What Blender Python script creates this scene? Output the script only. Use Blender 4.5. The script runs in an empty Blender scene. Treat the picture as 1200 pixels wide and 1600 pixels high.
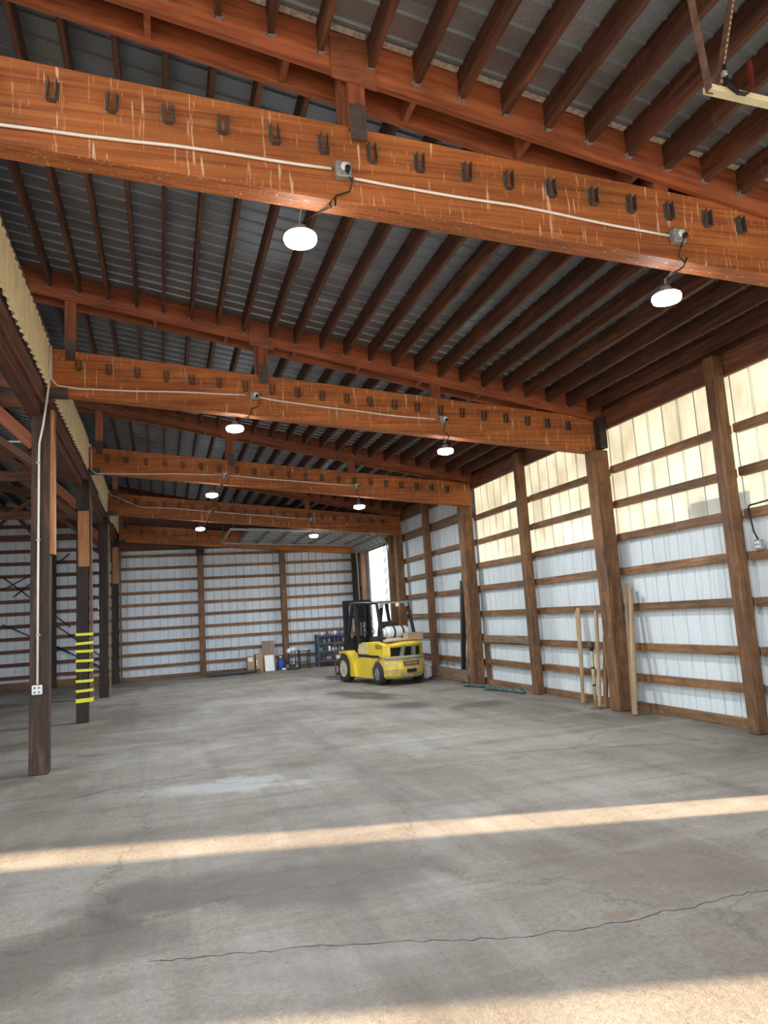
import bpy, bmesh, math, random
from mathutils import Matrix, Vector, Euler
random.seed(7)
C = bpy.context.scene.collection
S = bpy.context.scene
PI = math.pi
# ------------------------------------------------------------------ camera
F_PX, W_PX, H_PX = 1150.0, 1200.0, 1600.0
def _dir(px, py): return Vector((px - 600.0, 800.0 - py, -F_PX)).normalized()
_y = _dir(255, 980); _z = _dir(75, -7350); _z = (_z - _y * _z.dot(_y)).normalized(); _x = _y.cross(_z)
cam_d = bpy.data.cameras.new('camera'); cam = bpy.data.objects.new('camera', cam_d); C.objects.link(cam)
cam.matrix_world = Matrix.Translation((0, 0, 1.7)) @ Matrix((_x, _y, _z)).to_4x4()
cam_d.sensor_fit = 'VERTICAL'; cam_d.sensor_height = 36.0; cam_d.lens = 36.0 * F_PX / H_PX
cam_d.clip_start = 0.05; cam_d.clip_end = 400
S.camera = cam
# ------------------------------------------------------------------ sky, sun, exposure
wd = bpy.data.worlds.new('sky'); S.world = wd; wd.use_nodes = True
bg = wd.node_tree.nodes['Background']
bg.inputs[0].default_value = (0.86, 0.93, 1.0, 1); bg.inputs[1].default_value = 2.6
SUN_AZ = math.atan(0.252); SUN_EL = math.radians(21)
sun_d = bpy.data.lights.new('sun', 'SUN'); sun_d.energy = 19.0; sun_d.angle = math.radians(1.4); sun_d.color = (1.0, 0.77, 0.51)
sun = bpy.data.objects.new('sun', sun_d); C.objects.link(sun)
_sd = Vector((-math.cos(SUN_EL) * math.cos(SUN_AZ), math.cos(SUN_EL) * math.sin(SUN_AZ), -math.sin(SUN_EL)))
sun.rotation_euler = _sd.to_track_quat('-Z', 'Y').to_euler(); sun.location = (40, -10, 20)
LAMP_W = 75.0
S.view_settings.view_transform = 'Standard'; S.view_settings.look = 'None'
S.view_settings.exposure = 0.32; S.view_settings.gamma = 1.0; S.view_settings.use_curve_mapping = False

# ------------------------------------------------------------------ materials
MATS = {}
def new_mat(name):
    m = bpy.data.materials.new(name); m.use_nodes = True; nt = m.node_tree; MATS[name] = m
    return m, nt, nt.nodes, nt.links, nt.nodes['Principled BSDF']
def rgb(c): return (c[0], c[1], c[2], 1)
def ramp(N, stops):
    r = N.new('ShaderNodeValToRGB'); e = r.color_ramp.elements
    while len(e) < len(stops): e.new(0.5)
    for i, (p, c) in enumerate(stops): e[i].position = p; e[i].color = rgb(c) if len(c) == 3 else c
    return r
def mapping(N, L, scale, rnd=True, loc=(0, 0, 0)):
    t = N.new('ShaderNodeTexCoord'); mp = N.new('ShaderNodeMapping'); mp.inputs['Scale'].default_value = scale
    L.new(t.outputs['Object'], mp.inputs['Vector'])
    if rnd:
        oi = N.new('ShaderNodeObjectInfo'); ml = N.new('ShaderNodeMath'); ml.operation = 'MULTIPLY'; ml.inputs[1].default_value = 60
        L.new(oi.outputs['Random'], ml.inputs[0])
        cx = N.new('ShaderNodeCombineXYZ'); L.new(ml.outputs[0], cx.inputs[0]); L.new(ml.outputs[0], cx.inputs[1]); L.new(ml.outputs[0], cx.inputs[2])
        L.new(cx.outputs[0], mp.inputs['Location'])
    else: mp.inputs['Location'].default_value = loc
    return mp
def noise(N, L, vec, scale, detail=4, rough=0.55, dist=0.0):
    n = N.new('ShaderNodeTexNoise'); n.inputs['Scale'].default_value = scale; n.inputs['Detail'].default_value = detail
    n.inputs['Roughness'].default_value = rough; n.inputs['Distortion'].default_value = dist
    L.new(vec.outputs[0], n.inputs['Vector']); return n
def mix(N, L, fac, a, b, mode='MIX'):
    m = N.new('ShaderNodeMix'); m.data_type = 'RGBA'; m.blend_type = mode
    if isinstance(fac, (int, float)): m.inputs[0].default_value = fac
    else: L.new(fac, m.inputs[0])
    for i, v in ((6, a), (7, b)):
        if isinstance(v, tuple): m.inputs[i].default_value = rgb(v)
        else: L.new(v, m.inputs[i])
    return m.outputs[2]
def math_n(N, L, op, a, b=None, clamp=False):
    m = N.new('ShaderNodeMath'); m.operation = op; m.use_clamp = clamp
    for i, v in ((0, a), (1, b)):
        if v is None: continue
        if isinstance(v, (int, float)): m.inputs[i].default_value = v
        else: L.new(v, m.inputs[i])
    return m.outputs[0]
def wood(name, dark, base, light, drip=0.0, dripcol=(0.72, 0.5, 0.33), rough=0.62, var=0.35, dirt=0.0, lam=False):
    m, nt, N, L, P = new_mat(name)
    mp = mapping(N, L, (0.30, 14, 14) if lam else (0.55, 7, 7)); g = noise(N, L, mp, 2.2 if lam else 3.0, 6, 0.65, 0.5)
    r = ramp(N, [(0.28, dark), (0.5, base), (0.72, light)]); L.new(g.outputs[0], r.inputs[0])
    mp2 = mapping(N, L, (0.9, 2.2, 2.2)); g2 = noise(N, L, mp2, 1.3, 3)
    r2 = ramp(N, [(0.3, (1 - var, 1 - var, 1 - var)), (0.7, (1 + var * .4,) * 3)]); L.new(g2.outputs[0], r2.inputs[0])
    col = mix(N, L, 1.0, r.outputs[0], r2.outputs[0], 'MULTIPLY')
    oi = N.new('ShaderNodeObjectInfo'); rv = ramp(N, [(0.0, (0.78, 0.78, 0.78)), (1.0, (1.12, 1.08, 1.05))]); L.new(oi.outputs['Random'], rv.inputs[0])
    col = mix(N, L, 1.0, col, rv.outputs[0], 'MULTIPLY')
    if dirt:
        mp4 = mapping(N, L, (2, 2, 2)); g4 = noise(N, L, mp4, 2.5, 6, 0.7); r4 = ramp(N, [(0.45, (0, 0, 0)), (0.65, (dirt,) * 3)]); L.new(g4.outputs[0], r4.inputs[0])
        col = mix(N, L, r4.outputs[0], col, (0.035, 0.024, 0.018))
    if drip:
        mp3 = mapping(N, L, (16, 16, 1.3)); g3 = noise(N, L, mp3, 1.6, 3, 0.6)
        r3 = ramp(N, [(0.635, (0, 0, 0)), (0.70, (drip,) * 3)]); L.new(g3.outputs[0], r3.inputs[0])
        col = mix(N, L, r3.outputs[0], col, dripcol)
        if lam:
            for sc, lo, cc, am in (((26, 26, 2.2), 0.62, (0.66, 0.36, 0.17), 0.75), ((9, 9, 9), 0.70, (0.10, 0.03, 0.012), 0.7)):
                mp5 = mapping(N, L, sc); g5 = noise(N, L, mp5, 1.7, 4, 0.65); r5 = ramp(N, [(lo, (0, 0, 0)), (lo + .05, (am,) * 3)]); L.new(g5.outputs[0], r5.inputs[0])
                col = mix(N, L, r5.outputs[0], col, cc)
    L.new(col, P.inputs['Base Color']); P.inputs['Roughness'].default_value = rough
    b = N.new('ShaderNodeBump'); b.inputs['Strength'].default_value = 0.25; b.inputs['Distance'].default_value = 0.01
    L.new(g.outputs[0], b.inputs['Height']); L.new(b.outputs[0], P.inputs['Normal'])
    return m
wood('beam', (0.19, 0.042, 0.010), (0.45, 0.135, 0.030), (0.60, 0.225, 0.058), drip=0.8, lam=True)
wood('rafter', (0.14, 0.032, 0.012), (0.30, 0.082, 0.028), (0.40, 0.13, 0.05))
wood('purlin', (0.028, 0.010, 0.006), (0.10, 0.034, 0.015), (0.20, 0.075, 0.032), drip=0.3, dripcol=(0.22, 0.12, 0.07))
wood('girt', (0.13, 0.058, 0.024), (0.26, 0.128, 0.055), (0.38, 0.21, 0.10), dirt=0.35)
wood('wallpost', (0.10, 0.042, 0.017), (0.215, 0.098, 0.038), (0.33, 0.165, 0.07), dirt=0.5)
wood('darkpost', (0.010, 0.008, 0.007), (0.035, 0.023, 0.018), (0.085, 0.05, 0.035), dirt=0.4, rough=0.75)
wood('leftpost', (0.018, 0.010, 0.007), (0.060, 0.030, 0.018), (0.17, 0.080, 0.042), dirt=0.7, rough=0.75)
wood('scab', (0.30, 0.11, 0.035), (0.45, 0.19, 0.065), (0.55, 0.27, 0.11))
wood('eave', (0.07, 0.024, 0.012), (0.16, 0.055, 0.025), (0.25, 0.10, 0.045))
wood('truss', (0.05, 0.02, 0.012), (0.16, 0.055, 0.028), (0.26, 0.10, 0.05), dirt=0.5)
wood('palewood', (0.30, 0.19, 0.095), (0.50, 0.34, 0.18), (0.64, 0.47, 0.28), dirt=0.2)
wood('greywood', (0.16, 0.11, 0.07), (0.30, 0.20, 0.125), (0.42, 0.30, 0.2), dirt=0.4)
wood('plywood', (0.20, 0.05, 0.02), (0.36, 0.105, 0.04), (0.46, 0.16, 0.06), dirt=0.35)
wood('brownboard', (0.24, 0.15, 0.10), (0.34, 0.22, 0.15), (0.44, 0.30, 0.21))

def simple(name, col, rough=0.5, metal=0.0, var=0.25, nscale=6, col2=None, cover=0.5, bump=0.0, spec=0.5):
    m, nt, N, L, P = new_mat(name)
    mp = mapping(N, L, (1, 1, 1)); n = noise(N, L, mp, nscale, 5, 0.65)
    c2 = col2 or tuple(v * (1 - var) for v in col)
    r = ramp(N, [(cover - 0.12, c2), (cover + 0.12, col)]); L.new(n.outputs[0], r.inputs[0])
    L.new(r.outputs[0], P.inputs['Base Color']); P.inputs['Roughness'].default_value = rough; P.inputs['Metallic'].default_value = metal
    P.inputs['Specular IOR Level'].default_value = spec
    if bump:
        b = N.new('ShaderNodeBump'); b.inputs['Strength'].default_value = bump; b.inputs['Distance'].default_value = 0.01
        L.new(n.outputs[0], b.inputs['Height']); L.new(b.outputs[0], P.inputs['Normal'])
    return m
simple('steel', (0.17, 0.165, 0.15), 0.55, 0.6, 0.4, 30)
simple('galv', (0.42, 0.43, 0.42), 0.5, 0.5, 0.3, 30)
simple('strapsteel', (0.11, 0.085, 0.07), 0.6, 0.3, 0.3, 20)
simple('conduit', (0.85, 0.82, 0.76), 0.45, 0.0, 0.1)
simple('blackcord', (0.012, 0.012, 0.012), 0.5)
simple('blackpaint', (0.02, 0.021, 0.023), 0.45, 0.0, 0.4, 12)
simple('rubber', (0.045, 0.042, 0.04), 0.85, 0.0, 0.45, 18)
simple('yellow', (0.84, 0.60, 0.05), 0.38, 0.0, 0.12, 3)
simple('yellowworn', (0.82, 0.58, 0.08), 0.5, 0.0, 0, 7, (0.42, 0.33, 0.2), 0.45)
simple('creamyellow', (0.78, 0.66, 0.32), 0.45)
simple('greypaint', (0.30, 0.30, 0.29), 0.5, 0.0, 0.3)
simple('tankwhite', (0.80, 0.81, 0.80), 0.3, 0.15, 0.12, 8)
simple('whiteplastic', (0.84, 0.84, 0.82), 0.4, 0, 0.08)
simple('red', (0.45, 0.03, 0.04), 0.45)
simple('redstrap', (0.17, 0.018, 0.016), 0.5)
simple('cardboard', (0.50, 0.335, 0.19), 0.8, 0, 0.15, 4)
simple('cardboard2', (0.40, 0.25, 0.13), 0.8, 0, 0.2, 4)
simple('tape', (0.86, 0.82, 0.02), 0.4, 0, 0.05)
simple('bluepaint', (0.05, 0.075, 0.13), 0.45, 0, 0.3)
simple('blueplastic', (0.03, 0.10, 0.36), 0.35, 0, 0.2)
simple('greyitem', (0.22, 0.24, 0.26), 0.5, 0.2, 0.4, 14)
simple('tarp', (0.085, 0.14, 0.115), 0.7, 0, 0.6, 9, bump=0.6)
simple('cream', (0.95, 0.79, 0.48), 0.6, 0, 0.16, 5)
simple('creamrail', (0.72, 0.66, 0.42), 0.45, 0, 0.15)
simple('sack', (0.55, 0.46, 0.33), 0.8, 0, 0.2, 9, bump=0.4)
simple('rust', (0.24, 0.13, 0.08), 0.7, 0.2, 0.5, 16)
simple('rimyellow', (0.68, 0.66, 0.52), 0.5, 0.1, 0.3, 9)
simple('glassdark', (0.02, 0.02, 0.025), 0.1)
simple('plate', (0.10, 0.105, 0.11), 0.6, 0.2, 0.4)
simple('greenitem', (0.34, 0.38, 0.24), 0.6)
simple('crackdark', (0.035, 0.03, 0.026), 0.95)
simple('flash', (0.62, 0.60, 0.55), 0.5, 0.1, 0, 30, (0.28, 0.26, 0.23), 0.45)
simple('gravel', (0.48, 0.44, 0.39), 0.95, 0, 0.35, 3)
simple('bamboo', (0.42, 0.33, 0.17), 0.5, 0, 0, 5, (0.12, 0.09, 0.05), 0.42)

def sheet(name, col, dirt, rough=0.45, metal=0.0, axis=2, dcol=(0.30, 0.26, 0.2)):
    m, nt, N, L, P = new_mat(name)
    sc = [9, 9, 9]; sc[axis] = 0.7
    mp = mapping(N, L, tuple(sc)); n = noise(N, L, mp, 1.6, 4, 0.6)
    r = ramp(N, [(0.48, (0, 0, 0)), (0.8, (dirt,) * 3)]); L.new(n.outputs[0], r.inputs[0])
    c = mix(N, L, r.outputs[0], col, dcol)
    oi = N.new('ShaderNodeObjectInfo'); rv = ramp(N, [(0.0, (0.90, 0.90, 0.90)), (1.0, (1.04, 1.04, 1.04))]); L.new(oi.outputs['Random'], rv.inputs[0])
    c = mix(N, L, 1.0, c, rv.outputs[0], 'MULTIPLY')
    L.new(c, P.inputs['Base Color']); P.inputs['Roughness'].default_value = rough; P.inputs['Metallic'].default_value = metal
    return m
sheet('whitemetal', (0.74, 0.79, 0.80), 0.32)
sheet('backmetal', (0.70, 0.76, 0.82), 0.3)
def galvroof():
    m, nt, N, L, P = new_mat('roofmetal')
    mp = mapping(N, L, (1, 1, 1)); n = noise(N, L, mp, 55, 3, 0.7); n2 = noise(N, L, mp, 1.3, 3)
    r = ramp(N, [(0.35, (0.26, 0.295, 0.33)), (0.65, (0.36, 0.40, 0.44))]); L.new(n.outputs[0], r.inputs[0])
    r2 = ramp(N, [(0.35, (0.72, 0.72, 0.72)), (0.65, (1.05, 1.05, 1.05))]); L.new(n2.outputs[0], r2.inputs[0])
    L.new(mix(N, L, 1.0, r.outputs[0], r2.outputs[0], 'MULTIPLY'), P.inputs['Base Color'])
    P.inputs['Roughness'].default_value = 0.42; P.inputs['Metallic'].default_value = 0.6
galvroof()
def fibreglass():
    m, nt, N, L, P = new_mat('fibreglass')
    mp = mapping(N, L, (48, 48, 1.6)); n = noise(N, L, mp, 1.5, 5, 0.65)
    r = ramp(N, [(0.3, (0.72, 0.70, 0.62)), (0.6, (0.86, 0.87, 0.82))]); L.new(n.outputs[0], r.inputs[0])
    mp2 = mapping(N, L, (1.2, 1.2, 1.2)); n2 = noise(N, L, mp2, 1.1, 3); r2 = ramp(N, [(0.35, (0.86, 0.83, 0.78)), (0.6, (1, 1, 1))]); L.new(n2.outputs[0], r2.inputs[0])
    c = mix(N, L, 1.0, r.outputs[0], r2.outputs[0], 'MULTIPLY')
    t = N.new('ShaderNodeBsdfTranslucent'); L.new(mix(N, L, 1.0, c, (0.36, 0.375, 0.39), 'MULTIPLY'), t.inputs[0])
    L.new(mix(N, L, 1.0, c, (0.5, 0.5, 0.5), 'MULTIPLY'), P.inputs['Base Color']); P.inputs['Roughness'].default_value = 0.5
    a = N.new('ShaderNodeAddShader'); L.new(t.outputs[0], a.inputs[0]); L.new(P.outputs[0], a.inputs[1])
    L.new(a.outputs[0], N['Material Output'].inputs[0])
fibreglass()
def doorpanel():
    m, nt, N, L, P = new_mat('doorskin')
    mp = mapping(N, L, (1, 1, 1)); n = noise(N, L, mp, 4, 4)
    r = ramp(N, [(0.3, (0.30, 0.32, 0.32)), (0.7, (0.46, 0.48, 0.47))]); L.new(n.outputs[0], r.inputs[0])
    L.new(r.outputs[0], P.inputs['Base Color']); P.inputs['Roughness'].default_value = 0.4; P.inputs['Metallic'].default_value = 0.2
doorpanel()
def emit(name, col, strength):
    m, nt, N, L, P = new_mat(name)
    P.inputs['Base Color'].default_value = rgb(col); P.inputs['Emission Color'].default_value = rgb(col); P.inputs['Emission Strength'].default_value = strength
emit('lens', (0.93, 0.97, 1.0), 40.0)
def concrete():
    m, nt, N, L, P = new_mat('concrete')
    t = N.new('ShaderNodeTexCoord')
    class V: pass
    def mp(scale, loc=(0, 0, 0), rot=(0, 0, 0)):
        q = N.new('ShaderNodeMapping'); q.inputs['Scale'].default_value = scale; q.inputs['Location'].default_value = loc; q.inputs['Rotation'].default_value = rot
        L.new(t.outputs['Object'], q.inputs['Vector']); return q
    big = noise(N, L, mp((0.35, 0.35, 1)), 1.0, 5, 0.6, 0.4)
    r1 = ramp(N, [(0.34, (0.185, 0.150, 0.117)), (0.5, (0.285, 0.246, 0.204)), (0.66, (0.375, 0.340, 0.296))]); L.new(big.outputs[0], r1.inputs[0])
    c = r1.outputs[0]
    fine = noise(N, L, mp((1, 1, 1)), 26, 6, 0.75)
    rf = ramp(N, [(0.3, (0.66, 0.66, 0.66)), (0.7, (1.24, 1.23, 1.22))]); L.new(fine.outputs[0], rf.inputs[0])
    grit = noise(N, L, mp((1, 1, 1)), 130, 3, 0.7); rg = ramp(N, [(0.34, (0.62, 0.61, 0.6)), (0.55, (1.08, 1.08, 1.08))]); L.new(grit.outputs[0], rg.inputs[0])
    c = mix(N, L, 1.0, c, rg.outputs[0], 'MULTIPLY')
    c = mix(N, L, 1.0, c, rf.outputs[0], 'MULTIPLY')
    # traffic streaks along and across the hall
    for sc, rot, amt, col in (((2.6, 0.10, 1), 0.10, 0.5, (0.12, 0.105, 0.092)), ((0.16, 1.9, 1), -0.12, 0.5, (0.13, 0.108, 0.088)), ((1.3, 0.4, 1), -0.5, 0.35, (0.42, 0.405, 0.38)), ((0.25, 1.2, 1), 0.2, 0.5, (0.40, 0.38, 0.35)), ((5.5, 0.16, 1), 0.12, 0.28, (0.11, 0.10, 0.09)), ((3.0, 0.6, 1), 0.75, 0.2, (0.46, 0.45, 0.43)), ((0.8, 0.8, 1), 0.3, 0.6, (0.145, 0.115, 0.088)), ((0.5, 4.5, 1), -0.2, 0.45, (0.12, 0.10, 0.085))):
        n = noise(N, L, mp(sc, (3.3, 1.7, 0), (0, 0, rot)), 1.0, 4, 0.6, 0.3)
        rr = ramp(N, [(0.55, (0, 0, 0)), (0.72, (amt,) * 3)]); L.new(n.outputs[0], rr.inputs[0])
        c = mix(N, L, rr.outputs[0], c, col)
    # stains: centre, half sizes, rotation, colour, strength
    sep = N.new('ShaderNodeSeparateXYZ'); L.new(t.outputs['Object'], sep.inputs[0])
    wob = noise(N, L, mp((1, 1, 1)), 1.6, 5, 0.65)
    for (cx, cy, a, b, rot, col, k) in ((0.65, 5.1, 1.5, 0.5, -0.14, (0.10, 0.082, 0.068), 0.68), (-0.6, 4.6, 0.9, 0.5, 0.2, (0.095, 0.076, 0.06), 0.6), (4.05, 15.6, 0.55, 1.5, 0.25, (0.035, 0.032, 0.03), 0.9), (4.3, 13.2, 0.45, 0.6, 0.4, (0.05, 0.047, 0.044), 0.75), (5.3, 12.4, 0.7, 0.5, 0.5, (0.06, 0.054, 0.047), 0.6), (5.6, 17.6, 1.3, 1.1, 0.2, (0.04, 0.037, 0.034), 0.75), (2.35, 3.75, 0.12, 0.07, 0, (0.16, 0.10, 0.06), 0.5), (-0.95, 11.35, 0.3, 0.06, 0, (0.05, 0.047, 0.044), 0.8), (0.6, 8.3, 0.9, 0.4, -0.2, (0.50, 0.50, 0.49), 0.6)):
        q = mp((1 / a, 1 / b, 0), (0, 0, 0), (0, 0, 0))
        q.vector_type = 'POINT'
        # place by shifting first
        sh = N.new('ShaderNodeMapping'); sh.inputs['Location'].default_value = (-cx, -cy, 0); L.new(t.outputs['Object'], sh.inputs['Vector'])
        q.inputs['Rotation'].default_value = (0, 0, 0)
        ro = N.new('ShaderNodeMapping'); ro.inputs['Rotation'].default_value = (0, 0, -rot); L.new(sh.outputs[0], ro.inputs['Vector'])
        for l in list(q.inputs['Vector'].links): L.remove(l)
        L.new(ro.outputs[0], q.inputs['Vector'])
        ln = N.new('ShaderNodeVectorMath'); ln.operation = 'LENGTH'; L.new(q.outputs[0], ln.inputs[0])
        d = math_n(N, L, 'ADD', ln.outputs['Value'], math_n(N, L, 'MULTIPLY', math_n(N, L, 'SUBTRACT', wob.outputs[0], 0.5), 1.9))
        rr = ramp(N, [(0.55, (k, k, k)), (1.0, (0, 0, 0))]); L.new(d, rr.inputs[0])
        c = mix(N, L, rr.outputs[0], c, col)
    # hairline crazing and pits
    vo = N.new('ShaderNodeTexVoronoi'); vo.feature = 'DISTANCE_TO_EDGE'; vo.inputs['Scale'].default_value = 0.33
    wv = N.new('ShaderNodeVectorMath'); wv.operation = 'ADD'
    wn = noise(N, L, mp((1, 1, 1)), 1.2, 6, 0.7); L.new(t.outputs['Object'], wv.inputs[0]); L.new(wn.outputs['Color'], wv.inputs[1]); L.new(wv.outputs[0], vo.inputs['Vector'])
    rc = ramp(N, [(0.0, (0.55, 0.55, 0.55)), (0.006, (0, 0, 0))]); L.new(vo.outputs['Distance'], rc.inputs[0])
    c = mix(N, L, rc.outputs[0], c, (0.07, 0.06, 0.05))
    pit = N.new('ShaderNodeTexVoronoi'); pit.inputs['Scale'].default_value = 9; L.new(t.outputs['Object'], pit.inputs['Vector'])
    rp = ramp(N, [(0.05, (0.6, 0.6, 0.6)), (0.09, (0, 0, 0))]); L.new(pit.outputs['Distance'], rp.inputs[0])
    c = mix(N, L, rp.outputs[0], c, (0.075, 0.066, 0.058))
    L.new(c, P.inputs['Base Color'])
    rr = ramp(N, [(0.35, (0.42, 0.42, 0.42)), (0.65, (0.75, 0.75, 0.75))]); L.new(wob.outputs[0], rr.inputs[0]); L.new(rr.outputs[0], P.inputs['Roughness'])
    b = N.new('ShaderNodeBump'); b.inputs['Strength'].default_value = 0.7; b.inputs['Distance'].default_value = 0.012
    L.new(math_n(N, L, 'ADD', fine.outputs[0], math_n(N, L, 'MULTIPLY', grit.outputs[0], 0.5)), b.inputs['Height']); L.new(b.outputs[0], P.inputs['Normal'])
concrete()

# ------------------------------------------------------------------ mesh helpers
WM = {}
def place(o, M, parent):
    C.objects.link(o)
    if parent is not None:
        o.parent = parent; o.matrix_basis = WM[parent].inverted() @ M
    else: o.matrix_basis = M
    WM[o] = M.copy(); return o
def link(name, me, M=None, parent=None):
    return place(bpy.data.objects.new(name, me), M if M is not None else Matrix(), parent)
def mesh_from(name, vs, fs, mat, smooth=False):
    me = bpy.data.meshes.new(name); me.from_pydata(vs, [], fs); me.materials.append(MATS[mat])
    if smooth:
        for p in me.polygons: p.use_smooth = True
    me.update(); return me
def thing(name, label, cat, loc=(0, 0, 0), rz=0.0, group=None, M=None):
    o = bpy.data.objects.new(name, None); o.empty_display_size = 0.2
    place(o, M if M is not None else Matrix.Translation(loc) @ Matrix.Rotation(rz, 4, 'Z'), None)
    return tag(o, label, cat, group)
def tag(o, label, cat, group=None):
    o['label'] = label; o['category'] = cat
    if group: o['group'] = group
    return o
def struct(name, label=None, loc=(0, 0, 0)):
    o = bpy.data.objects.new(name, None); place(o, Matrix.Translation(loc), None); o['kind'] = 'structure'
    if label: o['label'] = label
    return o
BOX = {}
def box_mesh(sx, sy, sz, mat, ch=0.0):
    k = (round(sx, 4), round(sy, 4), round(sz, 4), mat, ch)
    if k in BOX: return BOX[k]
    bm = bmesh.new(); bmesh.ops.create_cube(bm, size=1.0, matrix=Matrix.Diagonal((sx, sy, sz, 1)))
    if ch: bmesh.ops.bevel(bm, geom=list(bm.edges), offset=ch, segments=1, affect='EDGES')
    me = bpy.data.meshes.new('box'); bm.to_mesh(me); bm.free(); me.materials.append(MATS[mat]); BOX[k] = me; return me
def box(name, c, s, mat, parent=None, rot=None, ch=0.0, local=False):
    """box centred at c; local: c is in the parent's frame"""
    M = Matrix.Translation(c)
    if rot: M = M @ Euler(rot).to_matrix().to_4x4()
    if local: M = WM[parent] @ M
    return link(name, box_mesh(s[0], s[1], s[2], mat, ch), M, parent)
def frame_m(p0, p1, up=(0, 0, 1)):
    p0 = Vector(p0); p1 = Vector(p1); x = (p1 - p0); ln = x.length; x.normalize(); u = Vector(up)
    y = u.cross(x)
    if y.length < 1e-4: y = Vector((0, 1, 0)).cross(x)
    if y.length < 1e-4: y = Vector((1, 0, 0)).cross(x)
    y.normalize(); z = x.cross(y)
    M = Matrix((x, y, z)).transposed().to_4x4(); M.translation = (p0 + p1) / 2
    return M, ln
def bar(name, p0, p1, w, h, mat, parent=None, up=(0, 0, 1), ch=0.0, local=False):
    """timber or bar from p0 to p1: w across, h along 'up'; local X is its length"""
    M, ln = frame_m(p0, p1, up)
    if local: M = WM[parent] @ M
    return link(name, box_mesh(ln, w, h, mat, ch), M, parent)
def tube_mesh(pts, r, mat, n=8, closed=False):
    pts = [Vector(p) for p in pts]; vs = []; fs = []; prev = None
    for i, p in enumerate(pts):
        a = pts[i - 1] if i > 0 else pts[i]; b = pts[i + 1] if i < len(pts) - 1 else pts[i]
        if closed: a = pts[i - 1]; b = pts[(i + 1) % len(pts)]
        t = (b - a).normalized()
        u = Vector((0, 0, 1)) if prev is None else prev
        s = t.cross(u)
        if s.length < 1e-3: s = t.cross(Vector((0.3, 1, 0)))
        s.normalize(); u = s.cross(t).normalized(); prev = u
        rr = r[i] if isinstance(r, (list, tuple)) else r
        for k in range(n):
            an = 2 * PI * k / n; vs.append(p + s * (rr * math.cos(an)) + u * (rr * math.sin(an)))
    m = len(pts)
    for i in range(m if closed else m - 1):
        j = (i + 1) % m
        for k in range(n):
            fs.append((i * n + k, i * n + (k + 1) % n, j * n + (k + 1) % n, j * n + k))
    if not closed:
        fs.append(tuple(range(n - 1, -1, -1))); fs.append(tuple((m - 1) * n + k for k in range(n)))
    return mesh_from('tube', vs, fs, mat, True)
def tube(name, pts, r, mat, parent=None, n=8, local=False, closed=False):
    c = Vector(pts[0]); me = tube_mesh([Vector(p) - c for p in pts], r, mat, n, closed)
    M = Matrix.Translation(c)
    if local: M = WM[parent] @ M
    return link(name, me, M, parent)
LATHE = {}
def lathe(name, prof, mat, M, parent=None, n=20, local=False, caps=True):
    """prof: (r, z) pairs around local Z"""
    k = (tuple(prof), mat, n)
    if k not in LATHE:
        vs = []; fs = []
        for r, z in prof:
            for i in range(n): a = 2 * PI * i / n; vs.append((r * math.cos(a), r * math.sin(a), z))
        for j in range(len(prof) - 1):
            for i in range(n): fs.append((j * n + i, j * n + (i + 1) % n, (j + 1) * n + (i + 1) % n, (j + 1) * n + i))
        if caps and prof[0][0] > 1e-4: fs.append(tuple(range(n - 1, -1, -1)))
        if caps and prof[-1][0] > 1e-4: fs.append(tuple((len(prof) - 1) * n + i for i in range(n)))
        me = mesh_from('lathe', vs, fs, mat)
        for p in me.polygons: p.use_smooth = len(p.vertices) == 4
        LATHE[k] = me
    if local: M = WM[parent] @ M
    return link(name, LATHE[k], M, parent)
def prism(name, poly, d0, d1, mat, M, parent=None, local=False, ch=0.0):
    """polygon in local XY extruded from z=d0 to d1"""
    bm = bmesh.new(); a = [bm.verts.new((x, y, d0)) for x, y in poly]; b = [bm.verts.new((x, y, d1)) for x, y in poly]; n = len(poly)
    bm.faces.new(list(reversed(a))); bm.faces.new(b)
    for i in range(n): bm.faces.new((a[i], a[(i + 1) % n], b[(i + 1) % n], b[i]))
    bmesh.ops.recalc_face_normals(bm, faces=bm.faces)
    if ch: bmesh.ops.bevel(bm, geom=list(bm.edges), offset=ch, segments=2, affect='EDGES')
    me = bpy.data.meshes.new('prism'); bm.to_mesh(me); bm.free(); me.materials.append(MATS[mat])
    if local: M = WM[parent] @ M
    return link(name, me, M, parent)
SHEET = {}
def sheet_mesh(width, length, pitch, depth, ribw, mat, wave=False, thick=0.004):
    """ribbed sheet: local X across the ribs (0..width), Z along them (0..length), ribs towards +Y"""
    k = (round(width, 3), round(length, 3), pitch, depth, ribw, mat, wave)
    if k in SHEET: return SHEET[k]
    pr = []
    if wave:
        n = max(2, int(width / pitch * 6))
        for i in range(n + 1): x = width * i / n; pr.append((x, depth * 0.5 * math.sin(2 * PI * x / pitch)))
    else:
        x = 0.0; pr.append((0, 0)); c = pitch / 2
        while c + ribw < width:
            pr += [(c - ribw, 0), (c - ribw * .5, depth), (c + ribw * .5, depth), (c + ribw, 0)]; c += pitch
        pr.append((width, 0))
    m = len(pr); vs = []; fs = []
    for (y0, z) in ((0, 0), (0, length), (thick, 0), (thick, length)):
        for x, y in pr: vs.append((x, y + y0, z))
    for i in range(m - 1):
        fs.append((i, i + 1, m + i + 1, m + i)); fs.append((2 * m + i, 3 * m + i, 3 * m + i + 1, 2 * m + i + 1))
        fs.append((i, 2 * m + i, 2 * m + i + 1, i + 1)); fs.append((m + i, m + i + 1, 3 * m + i + 1, 3 * m + i))
    fs.append((0, m, 3 * m, 2 * m)); fs.append((m - 1, 3 * m - 1, 4 * m - 1, 2 * m - 1))
    SHEET[k] = mesh_from('sheet', vs, fs, mat); return SHEET[k]
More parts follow.
